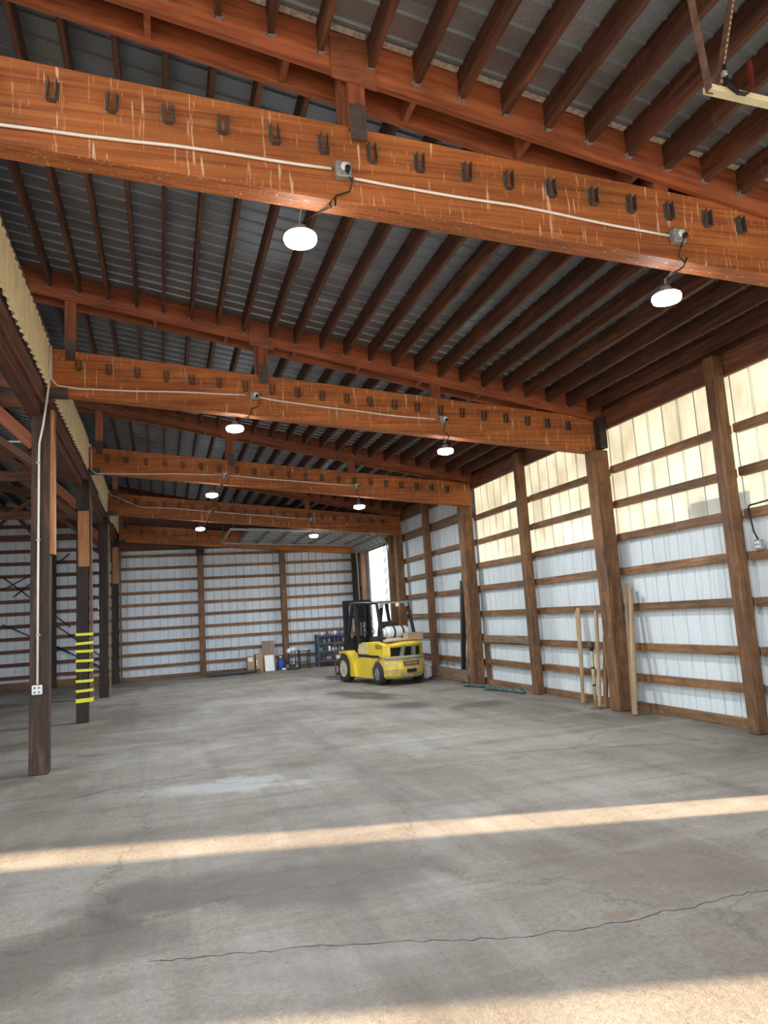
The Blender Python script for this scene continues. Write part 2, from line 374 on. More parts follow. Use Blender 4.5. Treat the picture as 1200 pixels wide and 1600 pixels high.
def basis(x, y, z, t):
    M = Matrix((Vector(x), Vector(y), Vector(z))).transposed().to_4x4(); M.translation = Vector(t); return M

# ------------------------------------------------------------------ building dimensions
YB = [4.75, 10.1, 15.4, 20.65, 25.85]                       # front faces of the five beams
BB = [(4.73, .073), (4.68, .095), (4.70, .102), (4.63, .098), (4.48, .085)]   # beam underside z = a - b x
BT = [(5.34, .074), (5.29, .100), (5.22, .100), (5.20, .100), (5.06, .090)]   # beam top
BTH = 0.19
RS = 0.195                                                   # roof pitch
zr = lambda x: 5.87 - RS * x                                 # rafter underside
zp = lambda x: 5.98 - RS * x                                 # purlin underside
zd = lambda x: 6.215 - RS * x                                # roof deck
PX = [0.10 + 0.362 * k for k in range(-9, 19)]
XW = 6.90                                                    # inner face of the right wall girts
XL = -1.47
YF, YBACK = -4.0, 26.3

# ------------------------------------------------------------------ floor, ground
fl = mesh_from('floor', [(-12, YF, 0), (7.06, YF, 0), (7.06, 26.45, 0), (-12, 26.45, 0), (-12, YF, -.2), (7.06, YF, -.2), (7.06, 26.45, -.2), (-12, 26.45, -.2)],
               [(0, 1, 2, 3), (7, 6, 5, 4), (0, 4, 5, 1), (1, 5, 6, 2), (2, 6, 7, 3), (3, 7, 4, 0)], 'concrete')
floor = link('floor', fl); floor['kind'] = 'structure'; floor['label'] = 'worn grey concrete floor with stains and cracks'
gm = mesh_from('ground', [(-90, -90, -.06), (90, -90, -.06), (90, 90, -.06), (-90, 90, -.06), (-90, -90, -.6), (90, -90, -.6), (90, 90, -.6), (-90, 90, -.6)],
               [(0, 1, 2, 3), (7, 6, 5, 4), (0, 4, 5, 1), (1, 5, 6, 2), (2, 6, 7, 3), (3, 7, 4, 0)], 'gravel')
g = link('ground', gm); g['kind'] = 'structure'; g['label'] = 'pale gravel yard outside the building'
def crack(pts, w):
    vs = []; fs = []; rnd = random.Random(3); P = []
    for i in range(len(pts) - 1):
        a = Vector(pts[i]); b = Vector(pts[i + 1]); n = max(2, int((b - a).length / 0.05))
        for k in range(n): P.append(a.lerp(b, k / n) + Vector((rnd.uniform(-.012, .012), rnd.uniform(-.016, .016))))
    P.append(Vector(pts[-1]))
    for i, p in enumerate(P):
        ww = w * rnd.uniform(0.25, 1.0) * (0.35 if i in (0, len(P) - 1) else 1)
        vs += [(p.x, p.y - ww, 0.0012), (p.x, p.y + ww, 0.0012), (p.x, p.y - ww, -0.01), (p.x, p.y + ww, -0.01)]
    for i in range(len(P) - 1):
        o = i * 4; fs += [(o, o + 4, o + 5, o + 1), (o, o + 2, o + 6, o + 4), (o + 1, o + 5, o + 7, o + 3)]
    return link('crack', mesh_from('crack', vs, fs, 'crackdark'), None, floor)
crack([(-.1, 4.28), (.4, 4.16), (.81, 4.06), (1.25, 3.9), (1.69, 3.74), (2.1, 3.68), (2.4, 3.65), (2.58, 3.69), (2.7, 3.66), (3.0, 3.7), (3.4, 3.67)], 0.0042)
crack([(-.9, 8.6), (-.4, 9.0), (0.3, 9.05)], 0.004)
crack([(3.2, 8.9), (3.9, 8.1), (4.6, 7.9), (5.6, 7.5)], 0.004)

# ------------------------------------------------------------------ ceiling: roof sheets and purlins
ceiling = struct('ceiling', 'galvanised ribbed roof sheets on dark timber purlins')
XR0, XR1 = -3.6, 7.15
rl = math.hypot(XR1 - XR0, RS * (XR1 - XR0)); rx = Vector((1, 0, -RS)).normalized(); rup = Vector((RS, 0, 1)).normalized()
wsh = 0.92; y = YF
while y < 26.6:
    # local Z runs down the slope, local X along the hall, ribs up
    link('roof_panel', sheet_mesh(wsh, rl, 0.23, -0.02, 0.013, 'roofmetal'), basis((0, 1, 0), rup, rx, (XR0, y, zd(XR0))), ceiling)
    y += wsh - 0.004
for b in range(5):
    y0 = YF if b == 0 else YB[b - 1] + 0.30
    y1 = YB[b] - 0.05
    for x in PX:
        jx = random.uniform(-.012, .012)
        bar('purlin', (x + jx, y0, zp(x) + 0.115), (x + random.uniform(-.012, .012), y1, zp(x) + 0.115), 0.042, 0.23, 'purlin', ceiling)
# bright battens over the nearest rafter where the sheets lap
# ------------------------------------------------------------------ the five roof frames
def u_hanger(w, d, h, t):
    vs = []; fs = []
    def bx(x0, x1, y0, y1, z0, z1):
        o = len(vs)
        vs.extend([(x0, y0, z0), (x1, y0, z0), (x1, y1, z0), (x0, y1, z0), (x0, y0, z1), (x1, y0, z1), (x1, y1, z1), (x0, y1, z1)])
        for f in ((0, 3, 2, 1), (4, 5, 6, 7), (0, 1, 5, 4), (1, 2, 6, 5), (2, 3, 7, 6), (3, 0, 4, 7)): fs.append(tuple(o + i for i in f))
    bx(-w / 2 - t, -w / 2, -d, 0, 0, h); bx(w / 2, w / 2 + t, -d, 0, 0, h); bx(-w / 2, w / 2, -d, 0, 0, t)
    bx(-w / 2 - .018, -w / 2 - t, -t, 0, .02, h); bx(w / 2 + t, w / 2 + .018, -t, 0, .02, h)
    return mesh_from('hanger', vs, fs, 'steel')
HANG = u_hanger(0.046, 0.05, 0.15, 0.004)
HANG2 = u_hanger(0.044, 0.03, 0.035, 0.003); HANG2.materials.clear(); HANG2.materials.append(MATS['galv'])
ORD = ['nearest the camera', 'second from the camera', 'third from the camera', 'fourth from the camera', 'against the far end wall']
KN = [[-1.1, 1.4, 4.05], [-1.1, 1.4, 4.05], [-1.15, 1.4, 4.05], [-1.15, 1.4, 4.05], [-1.15, 1.4, 4.05]]
for i in range(5):
    y0 = YB[i]; (a, b), (c, d) = BB[i], BT[i]
    fr = thing('roof_frame', 'orange brown glued timber roof beam with rafter above, ' + ORD[i], 'roof beam', (XL, y0, 0), group='timber roof frames across the hall')
    x0, x1 = -1.35, 6.83
    bot = [(x0, a - b * x0), (x1, a - b * x1)]; top = [(x1, c - d * x1), (x0, c - d * x0)]
    cx, cz = (x0 + x1) / 2, (a + c) / 2 - (b + d) / 2 * (x0 + x1) / 2
    poly = [(px - cx, pz - cz) for px, pz in bot + top]
    # grain runs along local X, height is local Z
    bm = bmesh.new(); fa = [bm.verts.new((px, 0, pz)) for px, pz in poly]; fb = [bm.verts.new((px, BTH, pz)) for px, pz in poly]
    bm.faces.new(fa); bm.faces.new(list(reversed(fb)))
    for k in range(4): bm.faces.new((fa[k], fb[k], fb[(k + 1) % 4], fa[(k + 1) % 4]))
    bmesh.ops.recalc_face_normals(bm, faces=bm.faces); bmesh.ops.bevel(bm, geom=list(bm.edges), offset=0.008, segments=1, affect='EDGES')
    me = bpy.data.meshes.new('beam'); bm.to_mesh(me); bm.free(); me.materials.append(MATS['beam'])
    link('beam', me, Matrix.Translation((cx, y0, cz)), fr)
    # double rafter with spacer blocks
    for yy in (y0 - 0.02, y0 + 0.27):
        bar('rafter', (-3.5, yy, zr(-3.5) + 0.17), (6.86, yy, zr(6.86) + 0.17), 0.05, 0.33, 'rafter', fr, up=rup)
    for k in range(11):
        x = -2.9 + 0.96 * k
        if any(abs(x - q) < 0.2 for q in KN[i]): continue
        bar('spacer_block', (x, y0 + .125, zr(x) + 0.01), (x, y0 + .125, zr(x) + 0.31), 0.24, 0.045, 'rafter', fr, up=(1, 0, 0))
    for q in KN[i]:
        zt = c - d * q; top = zr(q) + 0.28; low = zt - 0.14
        if top - low < 0.3: low = zt
        bar('knee_post', (q, y0 + 0.09, zt), (q, y0 + 0.09, top), 0.17, 0.14, 'rafter', fr, up=(1, 0, 0), ch=.005)
        if q > 0 and q < 3:
            prism('gusset_plate', [(-.17, -.17 + .17 * RS), (.17, -.17 - .17 * RS), (.17, .2 - .17 * RS), (-.17, .2 + .17 * RS)], -.006, .006, 'plywood',
                  basis((1, 0, 0), (0, 0, 1), (0, -1, 0), (q + .02, y0 - .055, zr(q) + 0.11)), fr)
            bar('knee_board', (q + .03, y0 - .03, zt - .05), (q + .03, y0 - .03, zr(q) + .02), 0.04, 0.13, 'rafter', fr, up=(1, 0, 0))
        box('strap_plate', (q + (.03 if 0 < q < 3 else 0), y0 - (.055 if 0 < q < 3 else .008), zt + (0.0 if q < 3 else 0)), (0.12, 0.01, 0.28), 'strapsteel', fr) if q < 3 else None
    if True:
        for x in PX:
            if x < -1.2 or x > 6.6: continue
            zt = c - d * x
            link('joist_hanger', HANG, Matrix.Translation((x + random.uniform(-.01, .01), y0, zt - 0.27)) @ Matrix.Rotation(random.uniform(-.08, .08), 4, 'Y'), fr)
    if i < 3:
        for x in PX:
            if x < -2.5 or x > 6.6: continue
            link('purlin_hanger', HANG2, Matrix.Translation((x, y0 - .046, zp(x) - 0.006)), fr)
    if i == 0:
        for xa in PX[:-1]:
            if xa > -1.5: bar('flashing_strip', (xa + .03, y0 - .085, zd(xa + .03) - .012), (xa + .33, y0 - .085, zd(xa + .33) - .012), .05, .012, 'flash', fr)
    box('end_saddle', (x0 + 0.1, y0 + BTH / 2, a - b * x0 + .03), (0.24, BTH + .02, 0.1), 'strapsteel', fr)

# ------------------------------------------------------------------ right wall
wall_r = struct('wall_right', 'timber girts with white ribbed metal below and cream fibreglass above')
POSTS = [4.95, 7.42, 10.1, 12.85, 15.58, 18.35, 21.55]
XP = 7.0
def wall_x(y0, y1, z0, z1, mat, pitch, width, depth=0.034, ribw=0.016):
    """sheets on the right wall from y0 to y1, ribs outwards"""
    n = max(1, round((y1 - y0) / width)); w = (y1 - y0) / n
    for k in range(n):
        yy = y1 - k * w
        link('wall_panel' if mat != 'fibreglass' else 'fibreglass_panel', sheet_mesh(w, z1 - z0, pitch, depth, ribw, mat), basis((0, -1, 0), (1, 0, 0), (0, 0, 1), (XP, yy, z0)), wall_r)
# lower white sheets and translucent sheets above
wall_x(4.72, 15.58, 0.0, 2.64, 'whitemetal', 0.272, 0.815)
for k in range(16):
    y1 = 15.58 - k * 0.679
    link('fibreglass_panel', sheet_mesh(0.695, 2.16, 0.695, 0.035, 0.03, 'fibreglass'), basis((0, -1, 0), (1, 0, 0), (0, 0, 1), (XP + .004, y1, 2.60)), wall_r)
wall_x(15.58, 21.6, 0.0, 4.76, 'whitemetal', 0.25, 0.75)
wall_x(21.6, 25.0, 3.9, 4.76, 'whitemetal', 0.25, 0.85)
wall_x(25.0, 26.35, 0.0, 4.76, 'whitemetal', 0.25, 0.68)
wall_x(-4.0, 4.72, 3.75, 4.76, 'whitemetal', 0.27, 0.81)
wall_x(1.78, 4.27, 0.0, 3.75, 'whitemetal', 0.27, 0.83)
GZ = {0: [.055, .49, .95, 1.56, 2.12, 2.64, 3.18, 3.73], 1: [.055, .47, 1.03, 1.56, 2.12, 2.66, 3.20, 3.89]}
for k in range(len(POSTS) - 1):
    y0, y1 = POSTS[k], POSTS[k + 1]
    far = y0 > 15
    for z in GZ[1 if far else 0]:
        h = 0.2 if z == 3.89 else 0.112
        dz = random.uniform(-.012, .012)
        bar('girt', (XW + .045, y0 + .06, z + dz), (XW + .045, y1 - .06, z + random.uniform(-.012, .012)), 0.09, h, 'girt', wall_r)
for z in (.055, .49, .95, 1.56, 2.12, 2.64, 3.18):
    bar('girt', (XW + .045, 1.8, z), (XW + .045, 4.25, z), 0.09, .112, 'girt', wall_r)
    if z < 3: bar('girt', (XW + .045, 25.1, z), (XW + .045, 26.2, z), 0.09, .112, 'girt', wall_r)
bar('eave_board', (XW - .01, YF, 4.545), (XW - .01, 26.2, 4.545), 0.06, 0.29, 'eave', wall_r)
bar('eave_board', (XW + .03, YF, 4.78), (XW + .03, 26.2, 4.78), 0.06, 0.18, 'eave', wall_r)
bar('door_header', (XW + .04, 21.6, 3.97), (XW + .04, 25.05, 3.97), 0.1, 0.2, 'girt', wall_r)
tag(bar('sill_plank', (6.56, 15.75, 0.175), (6.54, 20.1, 0.175), 0.05, 0.26, 'greywood'), 'wide weathered plank on edge along the wall behind the forklift', 'plank')
tag(bar('sill_plank', (6.46, 15.9, 0.02), (6.42, 20.6, 0.02), 0.10, 0.04, 'greywood'), 'low flat plank on the floor below the wide weathered plank', 'plank')
bar('girt_board', (XW - .01, 13.0, 1.0), (XW - .01, 15.4, 1.0), 0.035, 0.15, 'greywood', wall_r)
bar('jamb_board', (XW + .02, 15.38, 0.0), (XW + .02, 15.40, 0.98), 0.09, 0.05, 'girt', wall_r, up=(0, 1, 0))
PL = ['beside the wall socket', 'with boards leaning at its foot', 'behind the rolled green tarp', 'at the near end of the long sill board', 'behind the forklift cage', 'at the near side of the open door']
for k, y in enumerate(POSTS):
    big = k in (0, 2, 4)
    if k == 0: lab = 'brown wall post under the right end of the nearest beam'
    else: lab = ('thick ' if big else 'slim ') + 'brown timber wall post ' + PL[k - 1]
    w = 0.25 if big else 0.17
    i = {0: 0, 2: 1, 4: 2}.get(k)
    zt = (BB[i][0] - BB[i][1] * 6.6) if big else 4.66
    xx = 6.715 if big else 6.765
    p = thing('timber_post', lab, 'post', (xx, y, 0), group='timber posts along the right wall')
    bar('shaft', (xx, y, 0.0), (xx, y, zt), w, 0.27 if big else 0.17, 'wallpost' if not k in (4,) else 'wallpost', p, up=(1, 0, 0), ch=0.012)
    if big:
        box('cap_block', (6.78, y + .02, zt + .28), (0.12, 0.36, 0.5), 'darkpost', p)
        bar('side_plank', (6.61, y - .13, 0.0), (6.63, y - .13, zt * 0.55), 0.03, 0.07, 'wallpost', p, up=(1, 0, 0))
p = thing('timber_post', 'brown wall post carrying the fourth roof beam above the forklift', 'post', (6.78, 20.75, 0), group='timber posts along the right wall')
bar('shaft', (6.735, 20.75, 0.0), (6.735, 20.75, BB[3][0] - BB[3][1] * 6.6), 0.22, 0.22, 'wallpost', p, up=(1, 0, 0), ch=0.01)
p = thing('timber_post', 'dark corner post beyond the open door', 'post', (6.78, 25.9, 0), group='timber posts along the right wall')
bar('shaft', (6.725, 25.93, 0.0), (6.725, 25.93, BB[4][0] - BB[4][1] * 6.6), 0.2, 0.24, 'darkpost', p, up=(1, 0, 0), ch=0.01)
p = thing('timber_post', 'brown door jamb post at the far side of the open door', 'post', (6.9, 25.06, 0), group='timber posts along the right wall')
bar('shaft', (6.77, 25.08, 0.0), (6.77, 25.08, 3.9), 0.14, 0.16, 'wallpost', p, up=(1, 0, 0), ch=0.01)
box('shade_box', (7.24, 7.85, 2.88), (.2, 1.1, .2), 'greypaint', wall_r)  # unseen box added outside to cast shade on the fibreglass
ob = struct('sun_block', 'unseen pale shed shape added to block sun at the far door', (13, 22.5, 0))  # unseen block added to keep sun from entering the far door
box('wall', (13.0, 22.6, 3.1), (2.0, 8.6, 6.2), 'whitemetal', ob); prism('roof', [(-1.3, 0), (1.3, 0), (0, .7)], -4.5, 4.5, 'roofmetal', basis((1, 0, 0), (0, 0, 1), (0, -1, 0), (13, 22.6, 6.2)), ob)
# ------------------------------------------------------------------ back wall
wall_b = struct('wall_back', 'far wall of white ribbed metal behind many brown girts')
w = 0.78; x = -9.6
while x < 6.95:
    ww = min(w, 7.03 - x)
    top = 6.6 if x < -1.9 else min(zd(x), zd(x + ww)) - .01
    link('wall_panel', sheet_mesh(ww, top, 0.26, 0.034, 0.016, 'backmetal'), basis((1, 0, 0), (0, 1, 0), (0, 0, 1), (x, YBACK, 0)), wall_b); x += w
for j in range(9):
    z = 4.42 + j * .23; xe = min(6.6, (6.18 - z) / RS - .25)
    if xe > -1.3: bar('dark_fill_board', (-1.5, YBACK - .04, z), (xe, YBACK - .04, z), .04, .225, 'truss', wall_b)  # dark boards added to stand in for the dark roof above the last beam
BP = [-9.5, -6.4, -3.46, -1.40, 1.27, 4.10, 6.66]
for k in range(len(BP) - 1):
    xa, xb = BP[k], BP[k + 1]
    for j in range(14):
        z = 0.425 + 0.41 * j if k > 2 else 0.40 + 0.402 * j
        if k > 2 and z > 4.2: continue
        if z > 5.6: continue
        d0 = random.uniform(-.012, .012); d1 = random.uniform(-.012, .012)
        bar('girt', (xa, YBACK - .045, z + d0), (xb, YBACK - .045, z + d1), 0.05, 0.095 if k > 2 else .115, 'girt' if k > 2 else 'truss', wall_b)
    bar('sill_board', (xa, YBACK - .05, 0.06 if k > 2 else .12), (xb, YBACK - .05, 0.06 if k > 2 else .12), 0.07, 0.13 if k > 2 else .25, 'girt', wall_b)
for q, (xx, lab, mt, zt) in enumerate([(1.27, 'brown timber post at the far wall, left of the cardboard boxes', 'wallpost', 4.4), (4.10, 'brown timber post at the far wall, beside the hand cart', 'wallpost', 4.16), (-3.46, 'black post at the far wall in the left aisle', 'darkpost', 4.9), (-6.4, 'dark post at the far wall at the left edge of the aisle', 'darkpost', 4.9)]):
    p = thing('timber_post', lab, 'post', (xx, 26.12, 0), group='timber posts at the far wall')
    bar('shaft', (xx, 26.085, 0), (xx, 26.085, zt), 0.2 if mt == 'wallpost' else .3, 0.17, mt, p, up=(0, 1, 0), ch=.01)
    if q == 0: box('post_bracket', (xx, 26.0, 4.22), (0.26, 0.05, 0.3), 'darkpost', p)
for (xa, za, xb, zb) in ((-4.9, 3.6, -2.9, 1.9), (-4.9, 2.1, -1.5, .3), (-3.3, 1.95, -1.5, .5), (-4.6, 2.95, -2.9, 4.3), (-3.3, 1.3, -1.6, 0.25), (-4.9, 3.2, -3.6, 3.9)):
    tube('brace_rod', [(xa, 26.21, za), (xb, 26.21, zb)], 0.02, 'blackpaint', wall_b, 6)

# ------------------------------------------------------------------ left post row, header, corrugated fascia
LY = [10.32, 15.5, 20.8, 25.75]
LL = ['with a white conduit and socket box', 'wrapped with yellow tape bands', 'with white tags, third in the left row', 'at the far left corner with an orange upper splice']
for k, y in enumerate(LY):
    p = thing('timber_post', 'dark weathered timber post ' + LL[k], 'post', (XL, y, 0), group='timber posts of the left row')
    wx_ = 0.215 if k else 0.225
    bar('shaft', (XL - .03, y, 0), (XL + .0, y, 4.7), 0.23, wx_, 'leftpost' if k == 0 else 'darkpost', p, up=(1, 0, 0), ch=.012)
    if k == 0:
        bar('scab_board', (XL + .125, y, 2.72), (XL + .125, y, 4.62), 0.2, 0.055, 'scab', p, up=(1, 0, 0))
    if k == 1:
        bar('scab_board', (XL + .02, y - .145, 2.96), (XL + .02, y - .145, 4.05), 0.05, 0.2, 'scab', p, up=(1, 0, 0))
        bar('scab_board', (XL + .135, y, 0.4), (XL + .135, y, 4.6), 0.2, 0.04, 'wallpost', p, up=(1, 0, 0))
        for z in (1.66, 1.49, 1.34, 1.16, 0.98, 0.78, 0.60, 0.42):
            xa, xb = XL - .03 - wx_ / 2 - .004 + 0.0, XL + .16
            n = 0; pts = []
            t = random.uniform(-.012, .02)
            o = box('tape_band', ((xa + xb) / 2, y, z), (xb - xa, 0.246, 0.05 if z > .5 else .075), 'tape', p, rot=(0, -t * 2, 0))
    if k == 2:
        bar('scab_board', (XL + .13, y, 0.0), (XL + .13, y, 4.5), 0.16, 0.04, 'greywood', p, up=(1, 0, 0))
        for z in (1.2, 2.3, 2.05, 3.3): box('paper_tag', (XL - .135, y - .118, z), (0.03, 0.006, 0.07), 'whiteplastic', p)
    if k == 3:
        bar('scab_board', (XL + .02, y - .14, 3.2), (XL + .02, y - .14, 4.4), 0.05, 0.2, 'scab', p, up=(1, 0, 0))
        bar('scab_board', (XL + .15, y, 0.0), (XL + .15, y, 4.4), 0.16, 0.05, 'wallpost', p, up=(1, 0, 0))
hd = thing('header_beam', 'long dark rough timber header along the left post row', 'header beam', (XL, YF, 4.7))
bar('timber', (XL - .05, YF, 4.79), (XL - .05, 26.0, 4.79), 0.2, 0.24, 'truss', hd, ch=.01)
bar('timber', (XL - .08, YF, 4.60), (XL - .08, 26.0, 4.60), 0.16, 0.14, 'truss', hd, ch=.01)
FL = ['left of the nearest beam', 'between the second and third beams', 'between the third and fourth beams', 'beyond the fourth beam']
for k in range(4):
    f = thing('corrugated_fascia', 'strip of cream corrugated sheeting above the left header, ' + FL[k], 'corrugated sheet', (XL, YB[k] + .3, 4.88), group='cream corrugated strips along the left side')
    y0, y1 = YB[k] + BTH + .02, YB[k + 1] - .02
    n = 6; wv = (y1 - y0) / n
    for j in range(n):
        link('corrugated_sheet', sheet_mesh(wv + .03, 0.62 + random.uniform(-.012, .012), 0.19, 0.04, 0, 'cream', wave=True), basis((0, 1, 0), (-1, 0, 0), (0, 0, 1), (XL + .11 - .003 * (j % 2), y0 + j * wv, 4.885 + random.uniform(-.012, .008))), f)
    tube('top_wire', [(XL + .13, y0, 5.52), (XL + .125, (y0 + y1) / 2, 5.50), (XL + .13, y1, 5.52)], 0.01, 'steel', f, 5)

wall_l = struct('wall_left', 'unseen white ribbed metal wall added to darken the left aisle')  # out of view, added to cut daylight so the aisle stays dark
for k in range(24):
    link('wall_panel', sheet_mesh(0.78, 6.7, 0.26, 0.034, 0.016, 'backmetal'), basis((0, -1, 0), (-1, 0, 0), (0, 0, 1), (-9.62, 26.3 - k * .78, 0)), wall_l)
for j in range(14): bar('girt', (-9.58, 7.6, .4 + .41 * j), (-9.58, 26.2, .4 + .41 * j), .05, .11, 'truss', wall_l)
# ------------------------------------------------------------------ left aisle roof and trusses
lr = struct('roof_left', 'low dark metal roof over the left aisle')
zl = lambda x: 5.12 + 0.24 * (-1.7 - x)
rlx = Vector((-1, 0, 0.24)).normalized(); rlu = Vector((0.24, 0, 1)).normalized(); ll = math.hypot(9.0, 9 * .24)
y = 4.9
while y < 26.3:
    link('roof_panel', sheet_mesh(0.92, ll, 0.23, 0.028, 0.022, 'roofmetal'), basis((0, -1, 0), rlu, rlx, (-1.7, y + .92, zl(-1.7) + .2)), lr); y += .916
for k in range(14):
    x = -1.85 - k * 0.6
    bar('purlin', (x, 4.9, zl(x) + .10), (x, 26.2, zl(x) + .10), 0.045, 0.18, 'purlin', lr)
TL = ['beside the post with the conduit', 'beside the taped post', 'beside the third left post', 'near the far wall']
for k, y in enumerate(LY):
    yt = y + .18
    t = thing('roof_truss', 'dark brown timber truss of the left aisle ' + TL[k], 'truss', (-1.6, yt, 4.7), group='timber trusses over the left aisle')
    bar('bottom_chord', (-1.6, yt, 4.82), (-9.4, yt, 4.82), 0.06, 0.2, 'truss', t)
    bar('top_chord', (-1.6, yt, zl(-1.6) - .09), (-9.4, yt, zl(-9.4) - .09), 0.06, 0.2, 'truss', t)
    for j in range(5):
        xa = -2.4 - j * 1.5
        bar('web', (xa, yt + .05, 4.86), (xa - .7, yt + .05, zl(xa - .7) - .12), 0.045, 0.11, 'truss', t)
        bar('web', (xa - .7, yt + .05, zl(xa - .7) - .12), (xa - 1.4, yt + .05, 4.86), 0.045, 0.11, 'truss', t)
    bar('knee_brace', (-1.56, y, 4.16), (-2.6, y, 5.20), 0.09, 0.16, 'rafter', t)
    bar('knee_brace', (-1.56, yt + .1, 3.95), (-2.75, yt + .1, 4.85), 0.05, 0.09, 'truss', t)
tag(tube('electrical_conduit', [(-6.0, 12.4, 4.72), (-1.95, 12.4, 4.72), (-1.75, 12.4, 4.78), (-1.66, 12.4, 4.79)], 0.016, 'conduit'), 'white conduit crossing level under the left aisle roof', 'conduit')

# ------------------------------------------------------------------ conduits, boxes and lights on the beams
def jbox(p, parent, big=1.0):
    b_ = box('junction_box', p, (0.115 * big, 0.07, 0.12 * big), 'galv', parent, ch=.008)
    lathe('receptacle', [(0.034, 0), (0.034, 0.012), (0.0, 0.012)], 'whiteplastic', Matrix.Translation((p[0] + .01, p[1] - .035, p[2] + .01)) @ Matrix.Rotation(PI / 2, 4, 'X'), b_, 14)
    box('plug', (p[0] + .018, p[1] - .06, p[2] - .015), (0.035, 0.04, 0.04), 'blackcord', b_, ch=.006)
CL = [('nearest beam', [(-1.3, 4.90), (.13, 4.90), (1.22, 4.87)], [(1.38, 4.81), (1.6, 4.79), (2.65, 4.74), (4.05, 4.62)]),
      ('second beam', [(-1.33, 5.45), (-1.33, 5.0), (-1.26, 4.91), (-.98, 4.87), (.1, 4.865), (1.18, 4.85)], [(1.3, 4.83), (1.55, 4.78), (3.18, 4.60), (3.99, 4.54)]),
      ('third beam', [(-1.30, 5.4), (-1.3, 4.88), (-1.22, 4.80), (.2, 4.79), (1.25, 4.77)], [(1.35, 4.75), (2.6, 4.63), (4.08, 4.50)]),
      ('fourth beam', [(-1.3, 5.3), (-.55, 4.95), (.4, 4.88), (1.3, 4.78)], [(1.4, 4.77), (2.6, 4.65), (4.05, 4.5)])]
SIDE = ['left', 'right']
for i, (nm, pl, pr_) in enumerate(CL):
    y = YB[i] - .018
    cd = thing('electrical_conduit', 'white conduit with junction boxes along the ' + nm, 'conduit', (pl[0][0], y, pl[0][1]), group='conduits along the roof beams')
    def smooth(pts):
        out = []
        for q in range(len(pts) - 1):
            for s in range(5): out.append(Vector(pts[q]).lerp(Vector(pts[q + 1]), s / 5))
        out.append(Vector(pts[-1]))
        return [(v.x, y, v.y + 0.004 * math.sin(v.x * 5)) for v in out]
    tube('conduit_pipe', smooth(pl), 0.011, 'conduit', cd, 7); tube('conduit_pipe', smooth(pr_), 0.011, 'conduit', cd, 7)
    jb = [(1.30, YB[i] - .036, 4.85 if i == 0 else BB[i][0] - BB[i][1] * 1.3 + .28), (4.10, YB[i] - .036, BB[i][0] - BB[i][1] * 4.1 + .19)]
    jb[0] = (1.30, YB[i] - .036, pl[-1][1] - .02); jb[1] = (4.12, YB[i] - .036, pr_[-1][1] - .01)
    for q in jb: jbox(q, cd)
LZ = [(4.50, 4.25), (4.44, 4.12), (4.39, 4.08), (4.34, 4.05)]
for i in range(4):
    for s in range(2):
        x = (1.04, 4.24)[s]; yl = YB[i] + BTH + (.10 if i else .14); zz = LZ[i][s]
        lt = thing('ceiling_light', 'glowing round work light under the ' + ['nearest', 'second', 'third', 'fourth'][i] + ' beam, ' + SIDE[s] + ' of its pair', 'light', (x, yl, zz), group='round lights hanging behind the roof beams')
        zb = BB[i][0] - BB[i][1] * x
        lathe('housing', [(0.02, .11), (0.045, .10), (0.055, .06), (0.10, .05), (0.115, 0.035), (0.115, 0.02)], 'greypaint', Matrix.Translation((x, yl, zz)), lt, 24)
        lathe('lens', [(0.12, .022), (0.125, 0.0), (0.115, -.028), (0.07, -.045), (0.0, -.05)], 'lens', Matrix.Translation((x, yl, zz)), lt, 24)
        tube('hook', [(x, yl, zz + .10), (x, yl - .01, zz + .17), (x, YB[i] + BTH + .005, zz + .2)], 0.007, 'galv', lt, 6)
        jx, jz = (1.32, CL[i][1][-1][1] - .05) if s == 0 else (4.14, CL[i][2][-1][1] - .05)
        yf = YB[i] - .05
        if s == 0: pts = [(jx, yf - .02, jz), (jx + .04, yf, jz - .06), (jx + .02, yf + .02, jz - .12), (jx - .08, yf + .03, jz - .16), (jx - .09, yf + .02, jz - .24), (jx - .10, yf + .01, zb - .02), (jx - .13, yf + .03, zb - .06), (jx - .10, yf + .1, zb - .04), (x + .06, yl - .03, zz + .16), (x, yl, zz + .11)]
        else: pts = [(jx, yf - .02, jz), (jx - .03, yf, jz - .08), (jx - .03, yf + .02, jz - .13), (jx + .03, yf + .03, jz - .18), (jx + .05, yf + .02, zb + .02), (jx + .03, yf + .05, zb - .05), (jx + .02, yl - .06, zz + .13), (x, yl, zz + .11)]
        tube('power_cord', pts, 0.007, 'blackcord', lt, 6)
        ld = bpy.data.lights.new('light_source', 'AREA'); ld.shape = 'DISK'; ld.size = 0.22; ld.energy = LAMP_W; ld.color = (0.86, 0.94, 1.0)
        lo = bpy.data.objects.new('light_source', ld); place(lo, Matrix.Translation((x, yl, zz - .06)), lt)
# conduit and socket box on the first left post
cd = thing('electrical_conduit', 'white conduit running down the left post to a socket box', 'conduit', (-1.5, 10.19, 1.1))
y = 10.175
tube('conduit_pipe', [(-1.345, 10.06, 5.45), (-1.35, 10.06, 5.0), (-1.375, 10.07, 4.78), (-1.44, y, 4.4), (-1.485, y, 4.16), (-1.49, y, 4.0), (-1.50, y, 2.5), (-1.505, y, 1.1)], 0.0135, 'conduit', cd, 8)
b_ = box('socket_box', (-1.508, 10.17, 1.03), (0.115, 0.06, 0.115), 'whiteplastic', cd, ch=.008)
for dx in (-.025, .025):
    for dz in (-.027, .027): box('socket', (-1.508 + dx, 10.137, 1.03 + dz), (0.026, 0.008, 0.03), 'greypaint', b_)
for z in (1.7, 2.9, 3.9): box('pipe_strap', (-1.497, y - .012, z), (0.05, 0.012, 0.02), 'galv', cd)

